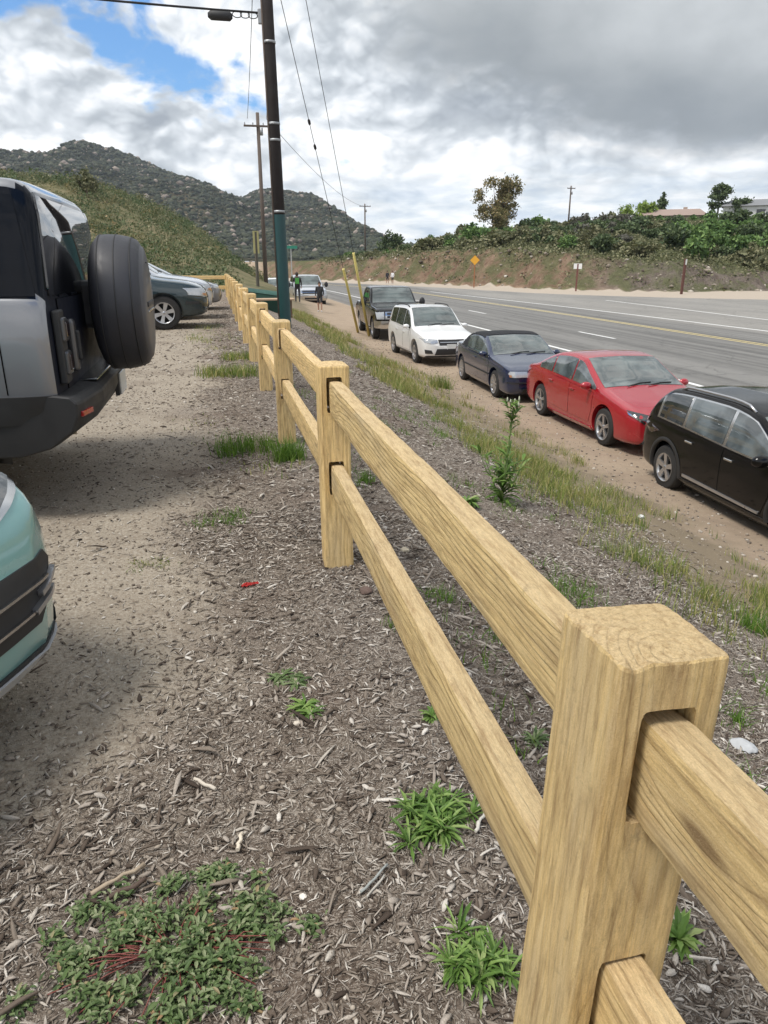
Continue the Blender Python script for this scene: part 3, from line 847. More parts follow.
# ---- black crossover
def black_crossover():
    L = 4.42; h = L/2
    c = Car('parked_crossover', L, 1.81, plan_std(L),
        belt=[(-h, .72), (-h+.08, .86), (-h+.35, 1.02), (-1.0, 1.00), (0, .955), (.75, .93), (1.05, .90), (h-.3, .78), (h, .62)],
        top=[(-h, .78), (-h+.03, .98), (-h+.16, 1.14), (-h+.42, 1.40), (-h+.62, 1.505), (-1.1, 1.545), (-.3, 1.555), (.25, 1.50), (.62, 1.33), (1.12, 1.035), (1.35, .985), (h-.35, .885), (h-.08, .76), (h, .64)],
        bot=[(-h, .36), (-h+.1, .25), (-h+.5, .19), (0, .18), (h-.5, .19), (h-.1, .22), (h, .30)], paint=P['black'])
    c.shell((-1.36, 1.34), .335)
    c.side_windows(-1.72, .95, [-1.02, -.07], M['pale_glass'], trim=M['chrome'], mats=[M['glass'], M['pale_glass'], M['pale_glass']], gap=.07)
    c.shield(1.10, .36, M['shield']); c.patch('rear_window', [(-.60, 1.16), (.60, 1.16), (.52, 1.42), (-.52, 1.42)], 'B', M['tint'])
    c.both('door', [(-.92, .34), (-.05, .34), (-.05, .95), (-.92, .985)], P['black'], off=.004, seam=.007, skirt=.006)
    c.both('door', [(-.03, .34), (.82, .34), (.93, .60), (.93, .91), (-.03, .945)], P['black'], off=.004, seam=.007, skirt=.006)
    c.both('sill_cladding', [(-.95, .20), (.93, .20), (.90, .31), (-.92, .31)], M['plastic'], off=.014)
    c.both('door_molding', [(-.85, .345), (.80, .335), (.80, .365), (-.85, .385)], M['alloy'], off=.02)
    c.handle(-.78, .86, M['chrome']); c.handle(.12, .84, M['chrome'])
    c.arch_trim(M['plastic']); c.rails(-1.45, .2, M['alloy'])
    c.add_wheels(spokes=5, style='wide', rim_r=.215); c.mirrors(.82, .98, P['black'], out=.13, size=(.13, .22, .14))
    c.mirror_front('tail_light', [(.48, .82), (.88, .78), (.90, 1.00), (.52, .98)], M['smoked'], 'B', off=.012)
    c.patch('rear_bumper', [(-.78, .34), (.78, .34), (.85, .56), (-.85, .56)], 'B', M['plastic'], off=.012); c.plate(False, .72)
    c.mirror_front('headlight', [(.40, .66), (.78, .68), (.80, .78), (.42, .74)], M['lamp']); c.patch('grille', [(-.38, .62), (.38, .62), (.36, .72), (-.36, .72)], 'F', M['plastic'])
    c.patch('bumper_intake', [(-.55, .28), (.55, .28), (.6, .46), (-.6, .46)], 'F', M['plastic']); c.plate(True, .42); c.wipers(1.12)
    return c
# ---- red sedan
def red_sedan():
    L = 4.63; h = L/2
    c = Car('parked_sedan', L, 1.78, plan_std(L, f=(.62, .84, .94)),
        belt=[(-h, .74), (-h+.1, .86), (-h+.5, .96), (-1.2, .955), (0, .915), (.8, .885), (1.1, .86), (1.7, .76), (h-.1, .64), (h, .56)],
        top=[(-h, .78), (-h+.04, .93), (-h+.12, .99), (-h+.42, 1.035), (-h+.62, 1.085), (-1.15, 1.29), (-.75, 1.395), (-.25, 1.43), (.15, 1.40), (.55, 1.235), (1.12, .985), (1.35, .93), (1.85, .82), (h-.12, .715), (h-.03, .64), (h, .56)],
        bot=[(-h, .36), (-h+.1, .24), (-h+.5, .17), (0, .15), (h-.5, .16), (h-.12, .19), (h, .27)], paint=P['red'], crown=.05, tum=.30)
    c.shell((-1.36, 1.34), .325)
    c.side_windows(-1.50, .98, [-.86, .02], M['pale_glass'], gap=.055, hi=.05)
    c.shield(1.10, .22, M['shield']); c.shield(-1.72, -.95, M['glass'], 'rear_window')
    c.both('door', [(-.98, .36), (-.02, .32), (-.02, .89), (-.98, .93)], P['red'], off=.004, seam=.007, skirt=.006)
    c.both('door', [(0, .32), (.82, .32), (.92, .55), (.92, .85), (0, .885)], P['red'], off=.004, seam=.007, skirt=.006)
    c.both('sill', [(-.98, .18), (.92, .18), (.90, .24), (-.95, .25)], P['red'], off=.02)
    c.handle(-.82, .82, P['red']); c.handle(.12, .80, P['red'])
    c.add_wheels(spokes=5, style='double', rim_r=.228, rim_mat=M['alloy']); c.mirrors(.80, .93, P['red'], out=.12)
    for q in c.mirror_front('headlight', [(.42, .615), (.60, .60), (.76, .65), (.80, .735), (.62, .70), (.44, .655)], M['glass'], off=.012, res=.04):
        pass
    c.mirror_front('headlight_trim', [(.60, .57), (.64, .55), (.80, .68), (.80, .715), (.72, .64)], M['chrome'], off=.017, res=.04)
    c.patch('grille', [(-.44, .60), (.44, .60), (.42, .645), (-.42, .645)], 'F', M['plastic'], off=.010)
    c.patch('bumper_intake', [(-.66, .22), (.66, .22), (.52, .47), (.30, .53), (-.30, .53), (-.52, .47)], 'F', M['plastic'], off=.010)
    c.patch('emblem', [(-.06, .62), (.06, .62), (.06, .68), (-.06, .68)], 'F', M['chrome'], off=.018); c.plate(True, .42)
    c.patch('door_sticker', [(1.02, .60), (1.02, .60), (1.10, .60), (1.10, .62), (1.02, .62)], 'R', M['chrome'], off=.01)
    c.mirror_front('tail_light', [(.45, .80), (.84, .78), (.85, .90), (.5, .90)], M['redlens'], 'B', off=.012); c.wipers(1.12)
    return c
# ---- navy convertible
def navy_convertible():
    L = 4.49; h = L/2
    c = Car('parked_convertible', L, 1.757, plan_std(L, f=(.78, .90, .955)),
        belt=[(-h, .70), (-h+.08, .84), (-h+.4, .93), (-1.2, .93), (0, .885), (.8, .865), (1.1, .85), (1.75, .79), (h-.1, .71), (h, .64)],
        top=[(-h, .76), (-h+.04, .94), (-h+.12, .985), (-h+.70, 1.01), (-h+.82, 1.04), (-1.08, 1.25), (-.72, 1.345), (-.25, 1.37), (.12, 1.345), (.50, 1.20), (.98, .965), (1.3, .91), (1.8, .84), (h-.10, .745), (h-.03, .70), (h, .62)],
        bot=[(-h, .34), (-h+.1, .22), (-h+.5, .17), (0, .16), (h-.5, .16), (h-.1, .18), (h, .26)], paint=P['navy'], crown=.05, tum=.30)
    c.shell((-1.37, 1.36), .318)
    # canvas roof
    ol = []
    for x in np.linspace(-1.40, .16, 12): ol.append((x, c.section(x, 0)[1]*.985))
    c.patch('canvas_roof', ol + [(x, -y) for x, y in ol[::-1]], 'T', M['softtop'], off=.014, res=.08)
    sp = c._dlo(-1.36, -.86, .02, -.01)
    if sp: c.both('canvas_side', sp, M['softtop'], off=.010)
    c.side_windows(-.95, .90, [-.30], M['pale_glass'], gap=.03)
    c.shield(.98, .20, M['shield'])
    c.both('door', [(-.30, .30), (.88, .30), (.95, .5), (.95, .83), (-.30, .865)], P['navy'], off=.004, seam=.007, skirt=.006)
    c.both('side_molding', [(-1.0, .50), (.98, .49), (.98, .53), (-1.0, .54)], M['plastic'], off=.014)
    c.both('belt_trim', [(-.95, .905), (.88, .875), (.88, .89), (-.95, .92)], M['chrome'], off=.010)
    c.handle(-.15, .77, P['navy'])
    c.add_wheels(spokes=9, style='double', rim_r=.222); c.mirrors(.70, .91, P['navy'])
    c.mirror_front('headlight', [(.36, .585), (.74, .585), (.78, .66), (.75, .705), (.38, .70)], M['lamp'], off=.012, res=.05)
    c.mirror_front('turn_signal', [(.72, .59), (.76, .59), (.765, .64), (.725, .64)], M['amber'], off=.018, res=.03)
    c.mirror_front('grille', [(.03, .56), (.22, .57), (.26, .68), (.04, .70)], M['plastic'], off=.014, res=.04)
    c.patch('grille_surround', [(-.30, .545), (.30, .545), (.31, .715), (-.31, .715)], 'F', M['chrome'], off=.008)
    c.patch('bumper_intake', [(-.5, .21), (.5, .21), (.46, .33), (-.46, .33)], 'F', M['plastic'], off=.01)
    c.patch('bumper_strip', [(-.80, .455), (.80, .455), (.80, .48), (-.80, .48)], 'F', M['plastic'], off=.014); c.plate(True, .38); c.wipers(1.0)
    c.mirror_front('tail_light', [(.5, .68), (.82, .68), (.84, .82), (.5, .82)], M['redlens'], 'B', off=.012)
    return c
# ---- white SUV
def white_suv():
    L = 4.65; h = L/2
    c = Car('parked_suv', L, 1.80, plan_std(L, f=(.72, .88, .95)),
        belt=[(-h, .86), (-h+.1, .98), (-h+.5, 1.06), (0, 1.02), (.9, .985), (1.15, .95), (1.75, .89), (h-.1, .78), (h, .68)],
        top=[(-h, .92), (-h+.03, 1.10), (-h+.12, 1.28), (-h+.30, 1.54), (-h+.48, 1.63), (-1.1, 1.675), (-.4, 1.69), (.10, 1.655), (.42, 1.50), (.95, 1.13), (1.2, 1.07), (1.8, .975), (h-.14, .87), (h-.04, .80), (h, .68)],
        bot=[(-h, .40), (-h+.1, .30), (-h+.5, .24), (0, .22), (h-.5, .23), (h-.12, .26), (h, .34)], paint=P['white'], crown=.06, tum=.25)
    c.shell((-1.36, 1.32), .345)
    c.side_windows(-1.80, .82, [-1.02, -.08], M['glass'], gap=.06, mats=[M['tint'], M['glass'], M['glass']])
    c.shield(.95, .15, M['shield']); c.patch('rear_window', [(-.6, 1.26), (.6, 1.26), (.52, 1.54), (-.52, 1.54)], 'B', M['tint'])
    c.both('door', [(-.95, .36), (-.05, .36), (-.05, 1.0), (-.95, 1.03)], P['white'], off=.004, seam=.007, skirt=.006)
    c.both('door', [(-.03, .36), (.80, .36), (.88, .6), (.88, .96), (-.03, .995)], P['white'], off=.004, seam=.007, skirt=.006)
    c.both('sill_cladding', [(-.92, .24), (.90, .24), (.88, .31), (-.9, .31)], M['plastic'], off=.014)
    c.handle(-.80, .90, P['white']); c.handle(.10, .88, P['white']); c.rails(-1.6, .0, M['plastic'])
    c.add_wheels(spokes=5, style='wide', rim_r=.225); c.mirrors(.72, 1.06, P['white'], out=.13)
    c.mirror_front('headlight', [(.42, .72), (.60, .69), (.80, .72), (.86, .83), (.60, .82), (.44, .80)], M['lamp'], off=.012, res=.05)
    c.patch('grille', [(-.37, .64), (.37, .64), (.41, .80), (-.41, .80)], 'F', M['plastic'], off=.012)
    c.patch('grille_bar', [(-.36, .715), (.36, .715), (.36, .735), (-.36, .735)], 'F', M['chrome'], off=.024, skirt=.008)
    c.patch('bumper_intake', [(-.52, .36), (.52, .36), (.45, .54), (-.45, .54)], 'F', M['plastic'], off=.012)
    c.patch('bumper_lip', [(-.78, .285), (.78, .285), (.76, .34), (-.76, .34)], 'F', M['plastic'], off=.012)
    c.mirror_front('fog_light', [(.57, .40), (.78, .40), (.80, .52), (.62, .50)], M['plastic'], off=.012, res=.04); c.plate(True, .60, w=.30, h=.15)
    c.mirror_front('tail_light', [(.62, .95), (.84, .95), (.82, 1.2), (.68, 1.18)], M['redlens'], 'B', off=.012); c.wipers(.97)
    return c
# ---- pickup truck
def pickup(paint, name='pickup_truck', grille=True, tow=True):
    L = 5.75; h = L/2
    c = Car(name, L, 1.98, plan_std(L, f=(.86, .94, .975), r=(.93, .97, .985)),
        belt=[(-h, 1.0), (-h+.08, 1.16), (-1.0, 1.18), (0, 1.17), (1.2, 1.15), (1.5, 1.13), (h-.3, 1.06), (h, .88)],
        top=[(-h, 1.10), (-h+.03, 1.24), (-h+.1, 1.25), (-1.12, 1.255), (-1.02, 1.30), (-.92, 1.78), (-.80, 1.87), (-.2, 1.91), (.45, 1.88), (.72, 1.74), (1.22, 1.33), (1.45, 1.27), (h-.35, 1.19), (h-.08, 1.10), (h, .95)],
        bot=[(-h, .62), (-h+.1, .50), (-h+.5, .42), (0, .38), (h-.5, .40), (h-.12, .44), (h, .50)], paint=paint, crown=.06, tum=.20, square=True)
    c.shell((-1.75, 1.90), .40)
    c.side_windows(-.90, 1.12, [.12], M['glass'], gap=.08)
    c.shield(1.24, .55, M['shield']); c.patch('rear_window', [(-.62, 1.34), (.62, 1.34), (.56, 1.74), (-.56, 1.74)], 'B', M['tint'])
    c.patch('bed', [(-h+.12, -.78), (-1.16, -.78), (-1.16, .78), (-h+.12, .78)], 'T', M['well'], off=.006)
    c.both('door', [(-.92, .52), (.08, .52), (.08, 1.15), (-.92, 1.16)], paint, off=.004, seam=.008, skirt=.006)
    c.both('door', [(.12, .52), (1.12, .52), (1.2, .7), (1.2, 1.12), (.12, 1.15)], paint, off=.004, seam=.008, skirt=.006)
    c.both('running_board', [(-.95, .36), (1.2, .36), (1.2, .42), (-.95, .42)], M['chrome'], off=.05, skirt=.08)
    c.handle(-.75, 1.02, M['chrome']); c.handle(.3, 1.02, M['chrome'])
    c.add_wheels(spokes=6, style='five', rim_r=.245, width=.26)
    c.mirrors(1.02, 1.30, M['plastic'], out=.26 if tow else .14, size=(.12, .22, .30))
    c.patch('grille', [(-.62, .80), (.62, .80), (.62, 1.06), (-.62, 1.06)], 'F', M['chrome'], off=.012)
    c.patch('grille_insert', [(-.55, .84), (.55, .84), (.55, .92), (-.55, .92)], 'F', M['plastic'], off=.022)
    c.patch('grille_insert', [(-.55, .95), (.55, .95), (.55, 1.03), (-.55, 1.03)], 'F', M['plastic'], off=.022)
    c.mirror_front('headlight', [(.66, .80), (.92, .80), (.94, 1.04), (.66, 1.06)], M['lamp'], off=.014, res=.05)
    c.patch('bumper', [(-.95, .50), (.95, .50), (.95, .74), (-.95, .74)], 'F', M['chrome'], off=.05, skirt=.06)
    c.patch('bumper_intake', [(-.42, .54), (.42, .54), (.42, .64), (-.42, .64)], 'F', M['plastic'], off=.06); c.plate(True, .70)
    c.mirror_front('tail_light', [(.86, .85), (.96, .85), (.96, 1.15), (.86, 1.15)], M['redlens'], 'B', off=.012)
    return c
# ---- generic SUV / sedan noses for the lot and the far end of the road
def lot_suv(paint, label_name='parked_suv'):
    L = 4.7; h = L/2
    c = Car(label_name, L, 1.86, plan_std(L, f=(.76, .90, .96)),
        belt=[(-h, .9), (-h+.1, 1.0), (-h+.5, 1.06), (0, 1.02), (1.0, 1.0), (1.7, .95), (h-.1, .84), (h, .72)],
        top=[(-h, .95), (-h+.03, 1.15), (-h+.12, 1.35), (-h+.30, 1.64), (-h+.48, 1.72), (-1.1, 1.76), (-.2, 1.76), (.25, 1.69), (.55, 1.52), (1.05, 1.17), (1.3, 1.11), (1.9, 1.03), (h-.12, .93), (h-.04, .86), (h, .72)],
        bot=[(-h, .45), (-h+.1, .33), (-h+.5, .26), (0, .25), (h-.5, .26), (h-.12, .30), (h, .38)], paint=paint, crown=.06, tum=.25)
    c.shell((-1.38, 1.42), .36)
    c.side_windows(-1.85, .92, [-1.0, -.05], M['glass'], gap=.07); c.shield(1.05, .30, M['shield'])
    c.both('door', [(-.9, .38), (-.05, .38), (-.05, 1.0), (-.9, 1.02)], paint, off=.004, seam=.007, skirt=.006)
    c.both('door', [(-.03, .38), (.86, .38), (.95, .6), (.95, .97), (-.03, .995)], paint, off=.004, seam=.007, skirt=.006)
    c.handle(-.75, .9, paint); c.handle(.15, .88, paint); c.add_wheels(spokes=6, style='wide', rim_r=.225); c.mirrors(.82, 1.08, paint)
    for q in c.mirror_front('headlight', [(.50, .70), (.80, .69), (.895, .74), (.885, .88), (.56, .86)], M['lamp'], off=.012, res=.04): pass
    c.mirror_front('turn_signal', [(.70, .71), (.80, .72), (.82, .77), (.71, .76)], M['amber'], off=.018, res=.04)
    c.patch('grille', [(-.42, .66), (.42, .66), (.46, .84), (-.46, .84)], 'F', M['plastic'], off=.012)
    c.patch('emblem', [(-.09, .72), (.09, .72), (.07, .80), (-.07, .80)], 'F', M['chrome'], off=.022)
    c.patch('bumper_intake', [(-.6, .36), (.6, .36), (.55, .52), (-.55, .52)], 'F', M['plastic'], off=.012)
    c.both('bumper_side_strip', [(1.9, .55), (2.2, .55), (2.2, .60), (1.9, .60)], M['plastic'], off=.008); c.plate(True, .58); c.wipers(1.07)
    return c
def lot_sedan(paint, name='parked_sedan'):
    L = 4.8; h = L/2
    c = Car(name, L, 1.84, plan_std(L, f=(.68, .86, .95)),
        belt=[(-h, .78), (-h+.1, .88), (-h+.5, .98), (0, .95), (1.0, .90), (1.7, .82), (h-.1, .68), (h, .58)],
        top=[(-h, .8), (-h+.04, .98), (-h+.12, 1.02), (-h+.5, 1.06), (-1.2, 1.30), (-.75, 1.42), (-.2, 1.45), (.2, 1.41), (.6, 1.23), (1.15, 1.0), (1.4, .95), (1.9, .86), (h-.12, .75), (h-.03, .68), (h, .58)],
        bot=[(-h, .38), (-h+.1, .26), (-h+.5, .2), (0, .18), (h-.5, .19), (h-.12, .22), (h, .3)], paint=paint, crown=.05, tum=.30)
    c.shell((-1.4, 1.42), .335)
    c.side_windows(-1.55, 1.0, [-.85, .05], M['pale_glass'], gap=.06); c.shield(1.12, .28, M['shield'])
    c.both('door', [(-.95, .36), (0, .34), (0, .92), (-.95, .95)], paint, off=.004, seam=.007, skirt=.006)
    c.both('door', [(.03, .34), (.86, .34), (.95, .55), (.95, .87), (.03, .91)], paint, off=.004, seam=.007, skirt=.006)
    c.handle(-.8, .84, paint); c.handle(.15, .82, paint); c.add_wheels(spokes=5, style='double'); c.mirrors(.86, .96, paint)
    c.mirror_front('headlight', [(.45, .62), (.80, .62), (.87, .72), (.6, .74), (.46, .68)], M['lamp'], off=.012, res=.04)
    c.patch('grille', [(-.36, .56), (.36, .56), (.4, .72), (-.4, .72)], 'F', M['chrome'], off=.010)
    c.patch('grille_insert', [(-.32, .585), (.32, .585), (.35, .70), (-.35, .70)], 'F', M['plastic'], off=.018)
    c.patch('bumper_intake', [(-.6, .26), (.6, .26), (.5, .44), (-.5, .44)], 'F', M['plastic'], off=.012); c.plate(True, .5); c.wipers(1.14)
    return c

black_crossover().place(6.74, 7.36, -92.6, 'glossy black crossover with silver roof rails, the nearest car beside the road', 'car', ROADCARS, sc=.935)
red_sedan().place(7.28, 12.5, -91.0, 'red four door sedan parked behind the black crossover', 'car', ROADCARS)
navy_convertible().place(7.15, 17.35, -92.5, 'navy blue convertible with its black canvas top closed', 'car', ROADCARS)
white_suv().place(6.82, 23.6, -89.0, 'white sport utility vehicle parked between convertible and black pickup', 'car', ROADCARS)
pickup(P['black']).place(7.35, 31.9, -93.0, 'black pickup truck with chrome grille and towing mirrors', 'pickup truck', ROADCARS, sc=1.07)
pickup(P['pale'], 'pickup_truck', tow=True).place(6.35, 54.0, -90, 'pale silver pickup truck facing us far up the shoulder', 'pickup truck', ROADCARS, sc=1.12)
lot_suv(P['white']).place(4.9, 62, -88, 'white vehicle just behind the far pale silver pickup', 'car', ROADCARS)
lot_suv(P['white']).place(3.0, 73, -80, 'white vehicle farthest up the shoulder, left of the big pole', 'car', ROADCARS)
LOT = 'cars parked in the dirt lot'
lot_suv(P['teal']).place(-2.55, 17.9, 0, 'dark teal sport utility vehicle with bright amber headlight in lot', 'car', LOT, z=0)
lot_suv(P['pale']).place(-2.45, 20.9, 0, 'silver hatchback parked beyond the dark teal vehicle in lot', 'car', LOT, z=0)
lot_sedan(P['grey']).place(-2.25, 24.6, 0, 'grey sedan at the far end of the lot row', 'car', LOT, z=0)
# ------------------------------------------------------------------ boxy silver off-roader with rear spare wheel
def offroader():
    L = 4.55; h = L/2
    lower = P['grey']
    c = Car('parked_offroader', L, 2.0, [(-h, .955), (-h+.015, .975), (-h+.05, .99), (-h+.15, 1), (h-.6, 1), (h-.2, .97), (h-.05, .93), (h, .86)],
        belt=[(-h, 1.20), (-h+.05, 1.245), (-h+.3, 1.25), (0, 1.25), (h-.9, 1.2), (h-.2, 1.14), (h, 1.0)],
        top=[(-h, 1.72), (-h+.015, 1.79), (-h+.05, 1.838), (-h+.11, 1.862), (-h+.4, 1.875), (-.5, 1.885), (.4, 1.87), (.75, 1.78), (1.15, 1.30), (1.4, 1.24), (h-.25, 1.19), (h, 1.05)],
        bot=[(-h, .60), (-h+.1, .56), (-h+.6, .36), (0, .34), (h-.6, .36), (h, .5)], paint=lower, crown=.04, tum=.13, square=True)
    c.shell((-1.42, 1.55), .40, step=.05)
    c.body.data.materials.append(M['deep'])
    tgm = simple('tailgate_shade', (.010, .012, .020), .55); tgm.node_tree.nodes['Principled BSDF'].inputs['Specular IOR Level'].default_value = .15; c.body.data.materials.append(tgm)  # grey tailgate coloured dark navy: the shade on it is put into the colour
    for p_ in c.body.data.polygons:
        if 1.262 < p_.center.z < 1.80 and p_.center.x < .9 and abs(p_.normal.z) < .75 and p_.material_index == 0: p_.material_index = 2
        if p_.center.x < -h+.012 and p_.center.z < 1.27: p_.material_index = 3
    # dark glasshouse
    for md_ in ('R', 'L'):
        c.patch('side_window', [(-h+.36, 1.285), (-h+1.35, 1.285), (-h+1.35, 1.73), (-h+.36, 1.73)], md_, M['deep'], off=.010)
        c.patch('side_window', [(-h+1.42, 1.285), (-h+2.4, 1.285), (-h+2.4, 1.73), (-h+1.42, 1.73)], md_, M['deep'], off=.010)
        c.patch('side_window', [(-h+2.46, 1.285), (-h+3.2, 1.285), (-h+3.05, 1.70), (-h+2.46, 1.73)], md_, M['deep'], off=.010)
        c.patch('pillar_panel', [(-h+.045, 1.262), (-h+3.2, 1.262), (-h+3.1, 1.765), (-h+.10, 1.765)], md_, M['deep'], off=.004)
        c.patch('door', [(-h+1.28, .62), (-h+1.38, .55), (-h+2.35, .55), (-h+2.35, 1.235), (-h+1.28, 1.235)], md_, lower, off=.004, seam=.008, skirt=.006)
        c.patch('rear_quarter_seam', [(-h+.245, .75), (-h+.252, .75), (-h+.252, 1.235), (-h+.245, 1.235)], md_, M['seam'], off=.002, skirt=.004)
        c.patch('lower_cladding', [(-h+.02, .585), (-h+.38, .585), (-h+.36, .74), (-h+.02, .74)], md_, M['plastic'], off=.02)
    c.shield(1.12, .78, M['shield'])
    c.arch_trim(M['plastic'], .07); c.add_wheels(spokes=6, style='wide', rim_r=.27, width=.26)
    # rear
    c.patch('tailgate', [(-.90, .74), (.74, .74), (.74, 1.24), (-.90, 1.24)], 'B', tgm, off=.006, seam=.008, skirt=.006)
    c.patch('rear_window', [(-.885, 1.262), (.885, 1.262), (.835, 1.72), (.80, 1.765), (-.80, 1.765), (-.835, 1.72)], 'B', M['tint'], off=.012, res=.05)
    for sg in (-1, 1):
        bm = bmesh.new(); add_box(bm, (-h-.028, sg*.835, .985), (.04, .14, .40), .01)
        pn = bm_obj('light_panel', bm, M['plastic'], c.root)
        for zz in (1.08, .90):
            bm = bmesh.new(); add_box(bm, (-h-.052, sg*.835, zz), (.03, .105, .13), .012); tl = bm_obj('tail_light', bm, M['darkalloy'], pn)
            bm = bmesh.new(); add_box(bm, (-h-.068, sg*.835, zz), (.012, .07, .085), .008); bm_obj('tail_light_lens', bm, M['smoked'], pn)
    bm = bmesh.new(); add_box(bm, (-h-.045, .60, .97), (.05, .085, .30), .02, seg=3)
    hp = bm_obj('tailgate_handle', bm, M['darkalloy'], c.root)
    bm = bmesh.new(); add_box(bm, (-h-.075, .60, .97), (.03, .03, .17), .01); bm_obj('grip', bm, M['plastic'], hp)
    # spare wheel with cover
    sy, sz = -.10, 1.17; x0 = -h-.12
    bm = bmesh.new(); rr = .432
    prof = [(x0+.10, .10), (x0+.02, .16), (x0+.01, .33), (x0-.01, .385), (x0-.05, rr), (x0-.10, rr+.005), (x0-.17, rr+.003), (x0-.23, rr-.008), (x0-.285, rr-.028), (x0-.305, rr-.06)]
    add_lathe(bm, prof, 64, 'X', (0, sy, sz))
    sp = bm_obj('spare_wheel_cover', bm, simple('cover_vinyl', (.030, .031, .038), .52, 0, 0, bump=.25, var=.15, scale=20), c.root)
    bm = bmesh.new()
    rg = add_lathe(bm, [(x0-.292, rr-.052), (x0-.318, rr-.075), (x0-.328, rr-.12), (x0-.330, .18), (x0-.330, .01)], 64, 'X', (0, sy, sz))
    bm_obj('cover_face', bm, paint_mat('cover_paint', (.075, .075, .083), .62, 0, coat=.15), sp)
    bm = bmesh.new(); add_box(bm, (x0-.332, sy, sz-.0), (.012, .42, .030), .004); add_box(bm, (x0-.332, sy, sz-.045), (.010, .40, .010), .003, mi=1)
    bm_obj('cover_badge', bm, [M['plastic'], M['chrome']], sp)
    for xx, r_ in ((x0-.06, rr+.002), (x0-.16, rr+.0045), (x0-.255, rr-.014)):
        bm = bmesh.new(); add_tube(bm, [(xx, sy + r_*math.cos(a), sz + r_*math.sin(a)) for a in np.linspace(0, 6.2832, 65)], .0035, 6, caps=False); bm_obj('stitched_seam', bm, M['plastic'], sp)
    bm = bmesh.new(); add_box(bm, (-h-.10, sy, sz), (.20, .30, .30), .03); bm_obj('spare_mount', bm, M['plastic'], c.root)
    for zz in (.86, 1.16):
        bm = bmesh.new(); add_box(bm, (-h-.03, -.74, zz), (.06, .12, .06), .012); bm_obj('hinge', bm, M['plastic'], c.root)
    bm = bmesh.new(); add_tube(bm, [(x0-.330, sy-.05, sz+.26), (x0-.330, sy+.05, sz+.26)], .004, 6); bm_obj('cover_seam', bm, M['plastic'], sp)
    # bumper
    bm = bmesh.new()
    prof = [(-h+.30, .60), (-h+.30, .72), (-h-.02, .74), (-h-.13, .725), (-h-.165, .69), (-h-.165, .62), (-h-.12, .53), (-h+.02, .44), (-h+.20, .40), (-h+.45, .40)]
    ys = [-1.0, -.97, -.9, -.5, 0, .5, .9, .97, 1.0]; rings = []
    for yv in ys:
        k = 1 - max(0, abs(yv) - .72)*.42
        rings.append([bm.verts.new((-h+.45 + (px_ + h - .45)*k, yv, pz_)) for px_, pz_ in prof])
    for a, b_ in zip(rings[:-1], rings[1:]):
        for i in range(len(prof)-1): bm.faces.new((a[i], a[i+1], b_[i+1], b_[i]))
    bm.faces.new(rings[0]); bm.faces.new(rings[-1])
    bmesh.ops.bevel(bm, geom=bm.edges[:], offset=.008, segments=1, affect='EDGES'); bu = bm_obj('rear_bumper', bm, M['plastic'], c.root)
    bm = bmesh.new(); add_box(bm, (-h-.07, -.05, .745), (.13, 1.0, .012), .004); bm_obj('bumper_step', bm, M['chrome'], bu)
    bm = bmesh.new(); add_box(bm, (-h-.150, -.42, .60), (.03, .36, .16), .004); bm_obj('plate_recess', bm, M['plastic'], bu)
    bm = bmesh.new(); add_box(bm, (-h-.172, -.42, .60), (.012, .305, .15), .004); bm_obj('license_plate', bm, M['plate'], bu)
    for sg in (-1, 1):
        bm = bmesh.new(); add_box(bm, (-h-.118, sg*.885, .625), (.03, .15, .032), .006, rot=Matrix.Rotation(-sg*.22, 3, 'Z')); bm_obj('reflector', bm, M['redlens'], bu)
    bm = bmesh.new(); add_tube(bm, [(-h+.02, .55, .46), (-h+.25, .55, .42)], .035, 10); bm_obj('tow_eye', bm, simple('dusty_metal', (.20, .16, .10), .7), bu)
    # roof rack end
    for sg in (-1, 1):
        bm = bmesh.new(); add_tube(bm, [(-h+1.02, sg*.66, 1.86), (-h+1.08, sg*.66, 1.90), (-h+2.3, sg*.66, 1.91)], [.012, .02, .02], 8); bm_obj('roof_rail', bm, M['plastic'], c.root)
    return c
offroader().place(-3.165, 5.25, 180, 'boxy silver grey off-roader with a spare wheel on its tailgate', 'car', LOT, z=0)

